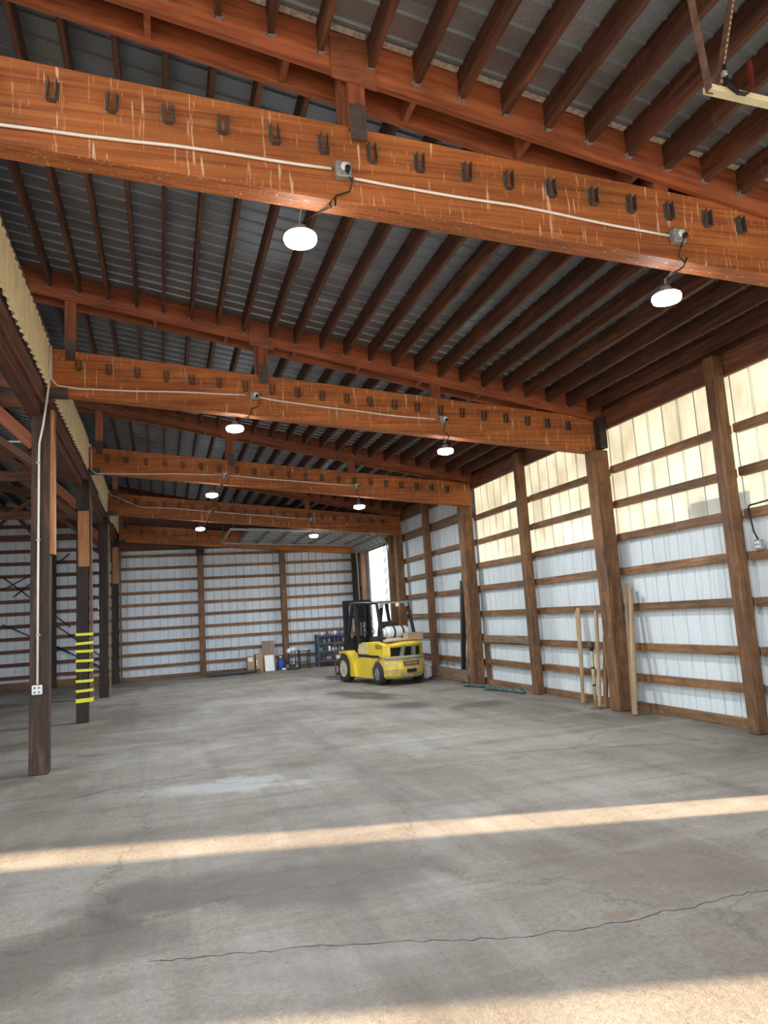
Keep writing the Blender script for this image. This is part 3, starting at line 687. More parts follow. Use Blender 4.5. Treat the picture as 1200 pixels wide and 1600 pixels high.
# ------------------------------------------------------------------ wall socket and cord, right wall
ws = thing('wall_socket', 'metal socket box with black cord on the right wall girt', 'socket', (6.87, 7.2, 2.2))
box('box', (6.87, 7.15, 2.235), (0.06, 0.10, 0.12), 'galv', ws, ch=.006)
for dy in (-.02, .02):
    for dz in (-.025, .025): box('socket', (6.838, 7.15 + dy, 2.235 + dz), (0.008, 0.025, 0.03), 'whiteplastic', ws)
tube('cord', [(6.88, 7.16, 2.29), (6.86, 7.2, 2.4), (6.88, 7.24, 2.55), (6.88, 7.26, 2.68), (6.86, 7.22, 2.72), (6.87, 6.9, 2.74), (6.88, 6.3, 2.75)], 0.011, 'blackcord', ws, 7)
tag(box('wood_block', (6.86, 7.55, 2.70), (0.09, 0.12, 0.09), 'scab', None, ch=.005), 'small orange wood block beside the near wall post', 'wood block')

# ------------------------------------------------------------------ boards leaning on the right wall
def lean(name, lab, y0, y1, top, foot, w, t, mat, cat='board', xt=6.83, turn=0.0):
    o = bar(name, (foot, y0, 0.012), (xt, y1, top), w, t, mat, None, up=(1, turn, 0), ch=.003)
    return tag(o, lab, cat, 'boards leaning on the right wall')
lean('leaning_board', 'tall pale narrow board leaning nearest the camera', 9.55, 9.74, 1.83, 6.55, 0.085, 0.035, 'palewood')
lean('leaning_board', 'tall grey brown board leaning just right of the thick post', 9.68, 9.86, 1.92, 6.62, 0.07, 0.03, 'greywood')
lean('leaning_board', 'short brown board leaning at the left face of the thick post', 10.44, 10.54, 1.13, 6.64, 0.09, 0.04, 'girt')
lean('leaning_board', 'pointed pale stake leaning between the pipe and the thick post', 10.60, 10.74, 1.52, 6.64, 0.06, 0.04, 'palewood')
lean('leaning_board', 'pale board leaning leftmost of the four left boards', 11.16, 11.28, 1.58, 6.68, 0.07, 0.035, 'palewood')
lean('leaning_board', 'thin brown strip fixed beside the leftmost pale board', 11.30, 11.36, 1.53, 6.78, 0.035, 0.03, 'palewood')
mk = thing('marker_pole', 'mottled bamboo coloured pole with black cap standing on a small base', 'pole', (6.50, 10.50, 0))
lathe('pole', [(0.028, 0.02), (0.028, .9), (0.0, .9)], 'bamboo', Matrix.Translation((6.50, 10.50, 0)) @ Euler((-.03, .05, 0)).to_matrix().to_4x4(), mk, 12)
lathe('cap', [(0.033, .9), (0.033, 1.03), (0.0, 1.03)], 'blackpaint', Matrix.Translation((6.50, 10.50, 0)) @ Euler((-.03, .05, 0)).to_matrix().to_4x4(), mk, 12)
for dz in (.35, .62): lathe('band', [(0.03, dz), (0.03, dz + .03)], 'blackpaint', Matrix.Translation((6.50, 10.50, 0)) @ Euler((-.03, .05, 0)).to_matrix().to_4x4(), mk, 12)
lathe('base', [(0.11, 0), (0.11, 0.012), (0.04, 0.03), (0, .03)], 'rust', Matrix.Translation((6.50, 10.50, 0)), mk, 14)
def roll(lab, pts, r, name='rolled_tarp', cat='tarp'):
    out = []; rr = []
    for q in range(len(pts) - 1):
        for s in range(6):
            v = Vector(pts[q]).lerp(Vector(pts[q + 1]), s / 6); k = q * 6 + s
            rv = r * (0.92 + 0.12 * math.sin(k * .9) + random.uniform(-.16, .16)); rr.append(rv); out.append((v.x, v.y, rv * 0.95))
    rr.append(r * .6); v = pts[-1]; out.append((v[0], v[1], r * .58))
    o = tube(name, out, rr, 'tarp', None, 10); z0 = out[0][2]
    for v in o.data.vertices: v.co.z = (v.co.z + z0) * (0.72 + .2 * math.sin(v.co.y * 23 + v.co.x * 31)) - z0 + .001
    return tag(o, lab, cat, 'green tarp rolls on the floor')
roll('long dark green tarp roll on the floor, nearer the slim post', [(6.35, 14.35, 0), (6.47, 13.95, 0), (6.55, 13.5, 0), (6.6, 13.1, 0)], 0.055)
roll('short grey green tarp roll on the floor, nearer the forklift', [(6.3, 15.35, 0), (6.45, 14.95, 0), (6.55, 14.5, 0)], 0.05)
# long dark steel strips leaning in the far bay
lean('steel_strip', 'tall black steel strip leaning by the sill board, outer one', 16.25, 16.12, 2.9, 6.66, 0.05, 0.09, 'blackpaint', 'steel strip')
lean('steel_strip', 'black steel strip leaning by the sill board, inner one', 16.42, 16.36, 2.35, 6.70, 0.04, 0.07, 'plate', 'steel strip')
lean('leaning_board', 'long grey plank leaning against the thick post by the sill board', 15.86, 15.78, 2.3, 6.56, 0.08, 0.03, 'greywood')

# ------------------------------------------------------------------ far overhead door (raised) with its tracks
od = thing('overhead_door', 'grey panelled overhead door raised on tracks above the forklift', 'garage door', (6.7, 23.3, 3.9))
def zdoor(x): return 4.40 - 0.05 * (x - 2.4)
path = [(2.45, zdoor(2.45))]
for k in range(1, 7): path.append((2.45 + 0.62 * k, zdoor(2.45 + .62 * k)))
path += [(6.45, 4.12), (6.62, 3.88)]
for k in range(len(path) - 1):
    (xa, za), (xb, zb2) = path[k], path[k + 1]
    s = bar('door_section', (xa + .008, 23.35, za), (xb - .008, 23.35, zb2), 3.5, 0.035, 'doorskin', od)
    ln = math.hypot(xb - xa, zb2 - za)
    for q in range(7):
        yy = 21.65 + q * 0.5667
        bar('stile', (xa + .01, yy, za - .03), (xb - .01, yy, zb2 - .03), 0.05, 0.03, 'greypaint', s)
    bar('rail', (xa + .03, 21.62, za - .03), (xa + .03, 25.08, za - .03), 0.03, 0.05, 'plate', s)
    bar('rail', (xb - .03, 21.62, zb2 - .03), (xb - .03, 25.08, zb2 - .03), 0.03, 0.05, 'greypaint', s)
for yy in (21.5, 25.2):
    bar('track', (1.9, yy, zdoor(1.9) - .05), (6.3, yy, zdoor(6.3) - .05), 0.05, 0.06, 'galv', od)
    tube('track_curve', [(6.3, yy, zdoor(6.3) - .05), (6.48, yy, 4.05), (6.60, yy, 3.85), (6.62, yy, 3.5), (6.62, yy, .1)], 0.025, 'galv', od, 6)
    bar('track_hanger', (2.0, yy, zdoor(2) - .02), (2.0, yy, 5.5), 0.03, 0.03, 'steel', od, up=(1, 0, 0))
bar('track_end', (1.92, 21.5, zdoor(1.9) - .05), (1.92, 25.2, zdoor(1.9) - .05), 0.04, 0.05, 'galv', od)
ch_ = thing('door_chain', 'door pull chain hanging beside the open doorway', 'chain', (6.6, 21.9, 1.0))
for dy in (0, .14): tube('chain', [(6.62, 21.75 + dy, 3.9), (6.62, 21.76 + dy, 2.4), (6.62, 21.75 + dy, 1.1)], 0.012, 'rust', ch_, 6)
# ------------------------------------------------------------------ near overhead door track and hanger (top right)
nt_ = thing('door_track', 'cream overhead door rail hung from perforated steel angles, top right', 'door rail', (3.05, 3.05, 4.5))
bar('rail', (2.98, 3.05, 4.50), (6.5, 3.05, 4.33), 0.05, 0.035, 'creamrail', nt_)
bar('rail_lip', (3.02, 3.085, 4.53), (6.5, 3.085, 4.36), 0.012, 0.07, 'creamrail', nt_)
def angle_iron(p0, p1, wd_, up):
    M, ln = frame_m(p0, p1, up); a_ = link('hanger_angle', box_mesh(ln, wd_, 0.004, 'rust'), M, nt_)
    M2 = M @ Matrix.Translation((0, wd_ / 2, wd_ / 2)); link('angle_flange', box_mesh(ln, 0.004, wd_, 'rust'), M2, a_)
    n = int(ln / 0.045)
    for k in range(n):
        link('slot', box_mesh(0.02, 0.007, 0.006, 'creamrail'), M @ Matrix.Translation((-ln / 2 + .03 + k * .045, -wd_ * .3, 0)), a_)
angle_iron((3.00, 3.05, 4.47), (2.98, 3.12, 5.75), 0.05, (0, -1, 0))
angle_iron((3.06, 3.05, 4.50), (3.45, 3.12, 5.60), 0.045, (0, -1, 0))
st = [(3.08, 3.0, 4.63), (3.07, 3.0, 4.57), (3.09, 3.0, 4.50), (3.14, 2.99, 4.455), (3.20, 2.99, 4.455), (3.25, 3.0, 4.50), (3.26, 3.0, 4.58), (3.26, 3.0, 4.68)]
for k in range(len(st) - 1):
    bar('bumper_strap', st[k], st[k + 1], 0.028, 0.006, 'blackpaint' if k < 4 else 'redstrap', nt_, up=(0, 0, 1) if abs(st[k + 1][0] - st[k][0]) > .03 else (1, 0, 0))
box('bolt', (3.06, 2.99, 4.56), (0.03, 0.03, 0.03), 'galv', nt_, ch=.006)

# ------------------------------------------------------------------ forklift
FKM = Matrix.Translation((5.50, 17.55, 0)) @ Matrix.Rotation(math.radians(13), 4, 'Z')
fk = thing('forklift', 'worn yellow forklift truck with white gas tank, seen from behind', 'forklift', M=FKM)
def arc(cx, cy, r, a0, a1, n): return [(cx + r * math.cos(math.radians(a0 + (a1 - a0) * i / n)), cy + r * math.sin(math.radians(a0 + (a1 - a0) * i / n))) for i in range(n + 1)]
def loft_x(name, prof, xs, mat, shape, parent=fk, ch=0.0):
    """profile in (y,z) swept over stations x; shape(x,y,z) -> point"""
    bm = bmesh.new(); rings = []
    for x in xs: rings.append([bm.verts.new(shape(x, y, z)) for y, z in prof])
    n = len(prof)
    for a_, b2 in zip(rings[:-1], rings[1:]):
        for i in range(n): bm.faces.new((a_[i], a_[(i + 1) % n], b2[(i + 1) % n], b2[i]))
    f1 = bm.faces.new(list(reversed(rings[0]))); f2 = bm.faces.new(rings[-1])
    bmesh.ops.triangulate(bm, faces=[f1, f2]); bmesh.ops.recalc_face_normals(bm, faces=bm.faces)
    me = bpy.data.meshes.new(name); bm.to_mesh(me); bm.free(); me.materials.append(MATS[mat])
    for p in me.polygons: p.use_smooth = False
    return link(name, me, WM[parent] @ Matrix(), parent)
def rear_round(x, y, z):
    k = 0.30 * (abs(x) / 0.57) ** 2.6
    if y < -0.05: y = y + k * min(1.0, (-0.05 - y) / 0.35)
    return (x, y, z)
XS = [-.57, -.545, -.48, -.38, -.25, -.1, .1, .25, .38, .48, .545, .57]
# main chassis / counterweight with the wheel arch
cw = [(-.60, .60), (-.63, .40), (-.58, .20), (-.50, .13), (-.33, .13)] + arc(0, .27, .33, 205, 0, 10)[:0]
arch = [(p[0], p[1]) for p in arc(0.0, 0.26, 0.335, 200, -20, 12)]
cw = [(-.56, .66), (-.60, .50), (-.61, .36), (-.55, .20), (-.46, .14), (-.34, .14)] + arch + [(.40, .13), (1.15, .13), (1.15, .42), (1.05, .62), (.70, .66)]
loft_x('counterweight', cw, XS, 'yellowworn', rear_round)
# side cover between the wheels, brighter yellow
loft_x('side_panel', [(.40, .15), (1.16, .15), (1.16, .45), (1.06, .60), (.36, .60), (.36, .30)], [-.585, -.565], 'yellow', lambda x, y, z: (x, y, z))
loft_x('side_panel', [(.40, .15), (1.16, .15), (1.16, .45), (1.06, .60), (.36, .60), (.36, .30)], [.565, .585], 'yellow', lambda x, y, z: (x, y, z))
# worn band and number plate recess on the counterweight
loft_x('rear_band', [(-.575, .65), (-.625, .63), (-.625, .60), (-.575, .59)], XS, 'greypaint', rear_round)
for nm, x0, x1, z0, z1, mt in (('name_plate', -.20, .22, .44, .54, 'rust'), ('tow_pocket', -.12, .12, .28, .36, 'blackpaint'), ('tow_lip', -.27, .30, .19, .24, 'greypaint')):
    loft_x(nm, [(-.645, z0), (-.59, z0), (-.59, z1), (-.645, z1)], [x0, (x0 + x1) / 2, x1], mt, lambda x, y, z: rear_round(x, y, z))
for k in range(7): box('letter', (-.14 + k * .048, -.628 + .008 * abs(k - 3) * .6, .49), (0.03, 0.045, 0.05), 'greypaint', fk, local=True, ch=.004)
# grille opening with upper frame
loft_x('radiator', [(-.30, .62), (-.22, .62), (-.22, .96), (-.30, .96)], [-.5, .5], 'blackpaint', lambda x, y, z: (x, y, z))
up_prof = [(-.52, .88), (-.57, .93), (-.56, .97), (-.48, 1.0), (-.10, 1.03), (.10, 1.03), (.10, .88), (-.30, .87)]
loft_x('rear_hood', up_prof, XS, 'yellow', lambda x, y, z: rear_round(x, y, z - 0.035 * (abs(x) / .57) ** 3))
for s in (-1, 1):
    a_, b2 = sorted((s * .57, s * .44))
    loft_x('hood_pillar', [(-.52, .62), (-.56, .70), (-.56, .92), (-.10, .96), (.45, .96), (.45, .62)], [a_, (a_ + b2) / 2, b2], 'yellow', rear_round)
    a_, b2 = sorted((s * .58, s * .55))
    loft_x('side_seam', [(-.35, .645), (-.35, .695), (1.0, .70), (1.0, .65)], [a_, b2], 'blackpaint', lambda x, y, z: rear_round(x, y, z))
    loft_x('side_cover', [(.50, .72), (.96, .72), (1.0, .80), (.92, .97), (.50, .99)], [s * .56 - .02, s * .56 + .02], 'creamyellow', lambda x, y, z: (x, y, z))
    bar('grille_rib', (s * .17 + .02, -.40, .60), (s * .14 + .02, -.50, .93), 0.07, 0.12, 'greypaint', fk, up=(0, 1, 0), ch=.012, local=True)
loft_x('engine_hood', [(.05, .62), (1.0, .62), (1.0, .84), (.88, 1.0), (.05, 1.02)], [-.53, -.5, .5, .53], 'yellow', lambda x, y, z: (x, y, z if abs(x) < .51 else z - .02))
loft_x('floor_plate', [(.95, .45), (1.85, .45), (1.85, .55), (.95, .62)], [-.5, .5], 'blackpaint', lambda x, y, z: (x, y, z))
# front cowl and fenders
loft_x('front_cowl', [(1.62, .5), (1.9, .5), (1.9, 1.08), (1.78, 1.1)], [-.45, .45], 'blackpaint', lambda x, y, z: (x, y, z))
fend = [(1.02, .16), (1.26, .16)] + arc(1.66, .345, .40, 205, 60, 9) + [(1.90, .78), (1.50, .80), (1.30, .70), (1.12, .46)]
for s in (-1, 1):
    a_, b2 = sorted((s * .68, s * .42)); loft_x('fender', fend, [a_, b2], 'yellow', lambda x, y, z: (x, y, z))
def wheel(x, y, r, w, rim, steer=0.0):
    Mw = Matrix.Translation((x, y, r)) @ Matrix.Rotation(steer, 4, 'Z') @ Matrix.Rotation(PI / 2, 4, 'Y')
    prof = [(r * .62, -w / 2), (r * .86, -w / 2 - .004), (r * .97, -w * .40), (r, -w * .28), (r, w * .28), (r * .97, w * .40), (r * .86, w / 2 + .004), (r * .62, w / 2)]
    t = lathe('tire', prof, 'rubber', Mw, fk, 28, local=True, caps=False)
    lathe('wheel_rim', [(0, -w * .46), (r * .25, -w * .46), (r * .30, -w * .42), (r * .55, -w * .40), (r * .63, -w * .48), (r * .66, -w * .44), (r * .66, w * .44), (r * .63, w * .48), (r * .55, w * .40), (r * .30, w * .42), (r * .25, w * .46), (0, w * .46)], rim, WM[fk] @ Mw, t, 20)
    n = 22; blk = box_mesh(.012, .035, w * .42, 'rubber')
    for k in range(n):
        for q in (-1, 1):
            link('tread_block', blk, WM[fk] @ Mw @ Matrix.Rotation(2 * PI * (k + .25 * q) / n, 4, 'Z') @ Matrix.Translation((r - .002, 0, q * w * .25)) @ Matrix.Rotation(q * .4, 4, 'X'), t)
for s in (-1, 1):
    wheel(s * .525, 0, 0.27, .17, 'greypaint', math.radians(-9)); wheel(s * .58, 1.66, .345, .21, 'rimyellow')
bar('axle', (-.45, 0, .27), (.45, 0, .27), .1, .1, 'blackpaint', fk, local=True); bar('axle', (-.5, 1.66, .34), (.5, 1.66, .34), .14, .14, 'blackpaint', fk, local=True)
# overhead guard
for s in (-1, 1):
    bar('guard_leg', (s * .47, -.12, 1.0), (s * .44, .12, 1.94), .06, .08, 'blackpaint', fk, up=(0, 1, 0), ch=.008, local=True)
    bar('guard_leg', (s * .47, 1.78, .95), (s * .44, 1.42, 1.98), .07, .10, 'blackpaint', fk, up=(0, 1, 0), ch=.008, local=True)
    bar('guard_rail', (s * .44, .05, 1.95), (s * .44, 1.48, 2.0), .06, .06, 'blackpaint', fk, ch=.008, local=True)
    bar('guard_leg', (s * .50, .98, .62), (s * .47, 1.25, 1.98), .07, .09, 'blackpaint', fk, up=(0, 1, 0), ch=.008, local=True)
bar('guard_crossbar', (-.46, .07, 1.95), (.46, .07, 1.95), .05, .05, 'greypaint', fk, local=True); bar('guard_crossbar', (-.46, 1.46, 2.0), (.46, 1.46, 2.0), .05, .05, 'blackpaint', fk, local=True)
for k in range(7): bar('guard_slat', (-.36 + k * .12, .07, 1.965), (-.36 + k * .12, 1.46, 2.015), .02, .035, 'blackpaint', fk, local=True)
# seat and controls
loft_x('seat', [(.40, 1.02), (.95, 1.02), (.97, 1.12), (.50, 1.14), (.36, 1.50), (.28, 1.48), (.34, 1.05)], [-.24, .24], 'rubber', lambda x, y, z: (x, y, z))
bar('steering_column', (0, 1.7, .9), (0, 1.45, 1.25), .06, .06, 'blackpaint', fk, local=True)
tube('steering_wheel', [(0.16 * math.cos(a), 1.42 + .12 * math.sin(a), 1.27 + .09 * math.sin(a)) for a in [2 * PI * k / 16 for k in range(16)]], 0.014, 'blackpaint', fk, 6, local=True, closed=True)
lathe('extinguisher', [(0.05, 0), (0.05, .26), (0.03, .3), (0, .3)], 'red', Matrix.Translation((-.30, 1.55, 1.15)), fk, 12, local=True)
# mast
for s in (-1, 1):
    bar('mast_channel', (s * .36, 2.06, .08), (s * .36, 2.06, 2.08), .10, .07, 'blackpaint', fk, up=(1, 0, 0), local=True)
    bar('mast_channel', (s * .27, 2.10, .08), (s * .27, 2.10, 2.04), .10, .06, 'blackpaint', fk, up=(1, 0, 0), local=True)
    tube('lift_cylinder', [(s * .2, 2.02, .1), (s * .2, 2.02, 1.95)], .035, 'greypaint', fk, 10, local=True)
    tube('tilt_cylinder', [(s * .3, 1.5, .5), (s * .34, 2.02, .62)], .03, 'greypaint', fk, 8, local=True)
bar('mast_crossbar', (-.40, 2.06, 2.06), (.40, 2.06, 2.06), .10, .07, 'blackpaint', fk, local=True)
bar('mast_crossbar', (-.36, 2.06, 1.1), (.36, 2.06, 1.1), .04, .08, 'blackpaint', fk, local=True)
box('mast_cylinder_block', (.10, 2.02, 1.75), (.20, .10, .5), 'blackpaint', fk, local=True)
# carriage, load backrest and forks
for z in (.18, .52): bar('carriage_bar', (-.63, 2.22, z), (.63, 2.22, z), .06, .09, 'rust', fk, local=True)
for k in range(8): bar('backrest_upright', (-.63 + k * .18, 2.24, .15), (-.63 + k * .18, 2.24, .98), .03, .03, 'rust', fk, up=(1, 0, 0), local=True)
bar('backrest_rail', (-.65, 2.24, .98), (.65, 2.24, .98), .04, .045, 'rust', fk, local=True); bar('backrest_rail', (-.65, 2.24, .72), (.65, 2.24, .72), .03, .035, 'rust', fk, local=True)
for s in (-1, 1):
    f_ = loft_x('fork', [(2.26, .10), (2.32, .10), (3.35, .055), (3.35, .045), (2.26, .045)], sorted([s * .38 - .06, s * .38 + .06]), 'steel', lambda x, y, z: (x, y, z))
    link('fork_shank', box_mesh(.12, .05, .52, 'steel'), WM[fk] @ Matrix.Translation((s * .38, 2.285, .36)), f_)
# gas tank
TM = Matrix.Translation((-.36, -.06, 1.225)) @ Matrix.Rotation(PI / 2, 4, 'Y')
tk = lathe('gas_tank', [(0, -.02), (.07, -.01), (.13, .03), (.15, .08), (.15, .56), (.13, .61), (.07, .65), (0, .66)], 'tankwhite', TM, fk, 24, local=True)
for q in (.18, .42): lathe('tank_strap', [(.152, q), (.156, q), (.156, q + .05), (.152, q + .05)], 'blackpaint', WM[fk] @ TM, tk, 24)
lathe('tank_collar', [(.11, -.075), (.11, .02)], 'tankwhite', WM[fk] @ TM, tk, 18); lathe('valve', [(.03, -.06), (.03, 0), (0, 0)], 'steel', WM[fk] @ TM, tk, 10)
tube('hose', [(-.40, -.06, 1.2), (-.46, -.02, 1.12), (-.44, .08, 1.06), (-.36, .12, 1.03)], .014, 'blackcord', fk, 6, local=True)
for q in (.12, .5): box('tank_cradle', (-.36 + q, -.06, 1.055), (.06, .2, .07), 'blackpaint', fk, local=True)
lathe('chain_pulley', [(.055, 0), (.06, .03), (.05, .09), (0, .11)], 'creamyellow', Matrix.Translation((.10, .03, 1.84)), fk, 14, local=True)  # stands for the yellow pulley of the door chain; gives no light
for s in (-1, 1): lathe('work_lamp', [(.05, 0), (.055, .03), (.02, .06), (0, .06)], 'greypaint', Matrix.Translation((s * .36, .03, 1.88)) @ Matrix.Rotation(-PI / 2, 4, 'X'), fk, 12, local=True)
box('side_bracket', (.60, .2, 1.06), (.14, .2, .05), 'blackpaint', fk, local=True)
# things resting on the forklift
def on_fk(p): return FKM @ Vector(p)
bx_ = thing('cardboard_box', 'tan cardboard box resting on the forklift hood', 'box', M=FKM @ Matrix.Translation((.27, -.33, 1.02)) @ Matrix.Rotation(.05, 4, 'Z'))
box('carton', (0, 0, .085), (.46, .22, .165), 'cardboard', bx_, local=True, ch=.004); box('carton_lid', (0, 0, .172), (.47, .23, .012), 'cardboard', bx_, local=True)
sk = loft_x('sack', [(-.16, 0), (-.10, .0), (.12, 0), (.16, .03), (.12, .075), (0, .085), (-.12, .07), (-.17, .03)], [-.27, -.24, -.1, .1, .24, .27], 'sack', lambda x, y, z: (x, y * (1 - .35 * (abs(x) / .27) ** 4), z * (1 - .4 * (abs(x) / .27) ** 4)))
sk.parent = None; sk.matrix_basis = FKM @ Matrix.Translation((-.24, -.30, 1.015)); tag(sk, 'flat tan sack lying on the forklift hood below the tank', 'sack')
def jug(lab, loc, mat, s=1.0, name='jug', group=None):
    t = thing(name, lab, 'jug', loc, group=group)
    lathe('body', [(.085 * s, 0), (.095 * s, .02 * s), (.095 * s, .18 * s), (.07 * s, .24 * s), (.03 * s, .27 * s)], mat, Matrix.Translation(loc), t, 16)
    lathe('cap', [(.032 * s, .265 * s), (.032 * s, .30 * s), (0, .30 * s)], 'whiteplastic', Matrix.Translation(loc), t, 12)
    x, y, z = loc; tube('handle', [(x + .05 * s, y, z + .25 * s), (x + .10 * s, y, z + .24 * s), (x + .11 * s, y, z + .18 * s), (x + .09 * s, y, z + .14 * s)], .012 * s, mat, t, 6)
    return t
jug('white plastic jug on the floor right of the forklift', (6.42, 18.05, 0), 'whiteplastic', 1.25)
jug('white plastic jug on the floor beyond the fork carriage', (4.74, 20.35, 0), 'whiteplastic', 1.0)

# ------------------------------------------------------------------ clutter at the back wall
def carton(lab, c, s, mat='cardboard', rz=0, lean_=0.0):
    t = thing('cardboard_box', lab, 'box', (c[0], c[1], c[2]), rz)
    box('carton', (0, 0, s[2] / 2), s, mat, t, local=True, ch=.006, rot=(lean_, 0, 0) if lean_ else None)
    for q in (-1, 1): box('flap', (q * s[0] * .25, 0, s[2] + .004), (s[0] * .49, s[1], .008), mat, t, local=True, rot=(0, q * .06, 0))
    return t
t = carton('narrow cardboard box with white label at the far wall', (2.82, 25.78, .0), (.24, .3, .52))
box('paper_label', (-.02, -.152, .43), (.16, .006, .14), 'whiteplastic', t, local=True)
t = carton('cardboard box beside the tall brown board at the far wall', (3.09, 25.76, .0), (.24, .3, .58), 'cardboard', .12)
box('packing_tape', (-.1, -.172, .3), (.04, .004, .2), 'whiteplastic', t, local=True)
tag(bar('brown_board', (3.45, 25.62, 0.01), (3.46, 26.0, 1.0), .43, .03, 'brownboard', None, up=(0, 1, 0)), 'tall brown panel leaning on the far wall', 'panel')
tag(bar('white_board', (3.42, 25.42, 0.01), (3.42, 25.56, .53), .31, .025, 'whiteplastic', None, up=(0, 1, 0)), 'white panel standing in front of the brown panel', 'panel')
jug('blue water jug standing at the far wall by the post', (3.84, 25.75, 0), 'blueplastic', 1.5)
tag(roll('white crumpled rag on the floor by the blue jug', [(3.82, 25.4, 0), (3.98, 25.4, 0)], .05, 'rag', 'rag'), 'white crumpled rag on the floor by the blue jug', 'rag'); bpy.data.objects['rag'].data.materials.clear(); bpy.data.objects['rag'].data.materials.append(MATS['whiteplastic']); del bpy.data.objects['rag']['group']
pl_ = thing('flat_pallet', 'low dark platform lying flat along the far wall', 'platform', (2.15, 25.35, 0))
prism('deck', [(-.75, -.35), (.2, -.38), (.95, .12), (.9, .34), (-.8, .25)], .07, .10, 'plate', Matrix.Translation((2.15, 25.25, 0)), pl_)
for dy in (-.28, 0, .2): bar('runner', (1.5, 25.25 + dy, .035), (2.4, 25.25 + dy, .035), .07, .07, 'blackpaint', pl_)
# hand cart
hc = thing('hand_cart', 'two wheeled hand cart loaded with white bags beside the post', 'hand cart', (4.17, 25.45, 0))
for dx in (-.10, .12):
    tube('cart_frame', [(4.17 + dx, 25.42, .1), (4.19 + dx, 25.5, .4), (4.2 + dx, 25.58, .62)], .016, 'blackpaint', hc, 6)
for z in (.25, .4, .55): bar('crossbar', (4.05, 25.42 + z * .25, z), (4.33, 25.42 + z * .25, z), .02, .02, 'blackpaint', hc)
for x in (4.02, 4.34):
    tw = lathe('cart_wheel', [(.085, -.02), (.115, -.02), (.125, 0), (.115, .02), (.085, .02), (.085, -.02)], 'rubber', Matrix.Translation((x, 25.36, .125)) @ Euler((PI / 2, 0, -.5)).to_matrix().to_4x4(), hc, 18, caps=False)
    for k in range(4): bar('spoke', (x - .07 * math.cos(k * PI / 4), 25.36, .125 - .07 * math.sin(k * PI / 4)), (x + .07 * math.cos(k * PI / 4), 25.36, .125 + .07 * math.sin(k * PI / 4)), .012, .012, 'galv', tw)
bar('toe_plate', (4.05, 25.3, .02), (4.32, 25.3, .02), .16, .015, 'blackpaint', hc)
def lump(name, lab, cat, c, s, mat, group=None, seed=1):
    bm = bmesh.new(); bmesh.ops.create_icosphere(bm, subdivisions=2, radius=1.0); rnd = random.Random(seed)
    for v in bm.verts:
        k = 1 + rnd.uniform(-.16, .16); v.co = Vector((v.co.x * s[0] * k, v.co.y * s[1] * k, max(v.co.z, -.75) * s[2] * k if v.co.z > -.7 else -.75 * s[2]))
    me = bpy.data.meshes.new(name); bm.to_mesh(me); bm.free(); me.materials.append(MATS[mat])
    return tag(link(name, me, Matrix.Translation((c[0], c[1], c[2] + .75 * s[2]))), lab, cat, group)
lump('plastic_bag', 'white plastic bag on top of the hand cart', 'bag', (4.22, 25.6, .62), (.12, .10, .07), 'whiteplastic', None, 3)
lump('plastic_bag', 'white bag bulging on the near side of the hand cart', 'bag', (4.08, 25.5, .55), (.07, .07, .09), 'whiteplastic', None, 5)
# table
tb = thing('work_table', 'small black work table between the cart and shelving', 'table', (4.64, 25.65, 0))
box('table_top', (4.64, 25.65, .60), (.42, .42, .03), 'blackpaint', tb)
for dx in (-.17, .17):
    for dy in (-.17, .17): bar('leg', (4.64 + dx, 25.65 + dy, 0), (4.64 + dx, 25.65 + dy, .585), .035, .035, 'blackpaint', tb, up=(1, 0, 0))
bar('stretcher', (4.47, 25.82, .2), (4.81, 25.82, .2), .025, .03, 'blackpaint', tb)
t = thing('paper_stack', 'white papers lying on the small black table', 'papers', (4.62, 25.63, .615)); box('paper', (0, 0, .01), (.3, .25, .02), 'whiteplastic', t, local=True, rot=None); box('paper', (.05, .02, .026), (.22, .18, .012), 'whiteplastic', t, local=True, rot=(0, 0, .3))
# shelving
sh = thing('shelving_unit', 'blue grey steel shelving rack in the far corner', 'shelf', (5.75, 25.72, 0))
SX0, SX1, SY0, SY1 = 5.12, 6.40, 25.45, 25.95
for x in (SX0, SX1):
    for yy in (SY0, SY1): bar('upright', (x, yy, 0), (x, yy, 1.12), .045, .045, 'bluepaint', sh, up=(1, 0, 0))
SZ = [.22, .52, .80, 1.06]
for z in SZ:
    box('shelf_board', ((SX0 + SX1) / 2, (SY0 + SY1) / 2, z), (SX1 - SX0, SY1 - SY0, .025), 'bluepaint', sh)
    bar('shelf_rail', (SX0, SY0 - .02, z - .01), (SX1, SY0 - .02, z - .01), .02, .05, 'bluepaint', sh)
box('back_panel', ((SX0 + SX1) / 2, SY1 + .03, .6), (SX1 - SX0, .012, 1.0), 'greyitem', sh)
rnd = random.Random(11)
def can(lab, loc, r, h, mat, cat='can'):
    return tag(lathe('paint_can' if cat == 'can' else cat, [(r, 0), (r * 1.04, .01), (r * 1.04, h - .01), (r, h), (r * .5, h + .012), (0, h + .012)], mat, Matrix.Translation(loc), None, 14), lab, cat)
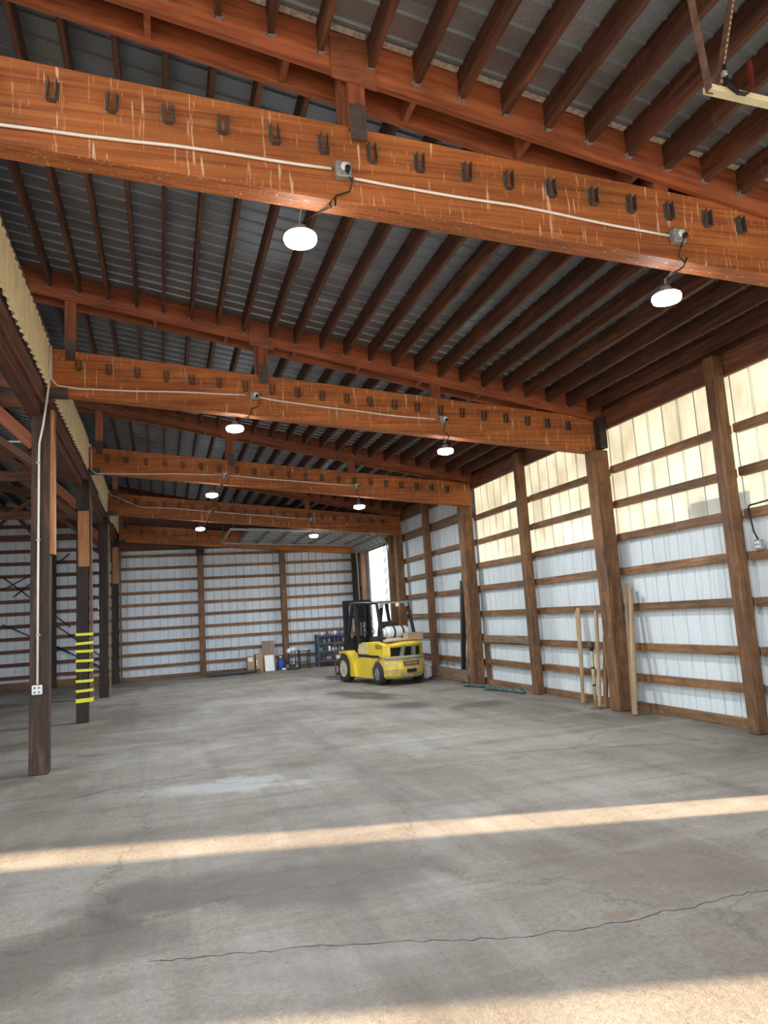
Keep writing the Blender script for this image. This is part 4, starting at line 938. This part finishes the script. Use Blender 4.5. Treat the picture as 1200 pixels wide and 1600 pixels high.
ITEMS = [(0, 'lower', [('whiteplastic', .55), ('whiteplastic', .63), ('rust', .12)]), (1, 'second', [('whiteplastic', .30), ('whiteplastic', .52), ('greyitem', .62), ('whiteplastic', .72), ('whiteplastic', .82), ('whiteplastic', .44)]),
         (2, 'third', [('greenitem', .32), ('blueplastic', .48), ('blueplastic', .60), ('greyitem', .75), ('whiteplastic', .88), ('greyitem', .16)]), (3, 'top', [('whiteplastic', .12), ('rust', .28), ('whiteplastic', .5), ('cream', .45), ('greyitem', .66), ('greyitem', .82)])]
DES = {'whiteplastic': 'white', 'rust': 'rust brown', 'greyitem': 'grey', 'greenitem': 'olive green', 'blueplastic': 'blue', 'cream': 'cream'}
for (si, sn, its) in ITEMS:
    seen = {}; tot = {}
    for m_, _ in its: tot[m_] = tot.get(m_, 0) + 1
    for q, (m_, fx) in enumerate(sorted(its, key=lambda v: v[1])):
        seen[m_] = seen.get(m_, 0) + 1
        o_ = ['first', 'second', 'third', 'fourth', 'fifth'][seen[m_] - 1]
        lab = DES[m_] + ' can on the ' + sn + ' shelf of the steel rack' + ('' if tot[m_] == 1 else ', ' + o_ + ' from the left')
        z = SZ[si] + .0125; xx = SX0 + .06 + fx * (SX1 - SX0 - .12)
        h = rnd.uniform(.09, .17) if si < 3 else rnd.uniform(.07, .13)
        if m_ == 'blueplastic': h = .22; z = SZ[si - 0] + .0125; 
        if m_ == 'blueplastic': h = .20
        can(lab, (xx, rnd.uniform(25.54, 25.75), z), rnd.uniform(.04, .058), h, m_)
for k, (fx, si, wd2) in enumerate(((.08, 1, .14), (.9, 1, .16), (.3, 0, .2), (.85, 0, .2))):
    tag(box('storage_bin', (SX0 + fx * (SX1 - SX0), 25.72, SZ[si] + .0125 + .06), (wd2, .3, .12), 'greyitem', None, ch=.008), 'grey storage bin on the rack, ' + ['left end of second shelf', 'right end of second shelf', 'left of lower shelf', 'right end of lower shelf'][k], 'bin')
sg = thing('box_on_stand', 'brown box mounted on a thin black stand beside the rack', 'box', (6.34, 25.26, 0))
bar('stand', (6.34, 25.26, .02), (6.34, 25.26, 1.14), .04, .04, 'blackpaint', sg, up=(1, 0, 0)); box('foot', (6.34, 25.26, .01), (.24, .24, .02), 'blackpaint', sg)
box('carton', (6.34, 25.26, 1.24), (.27, .18, .22), 'cardboard2', sg, ch=.006)
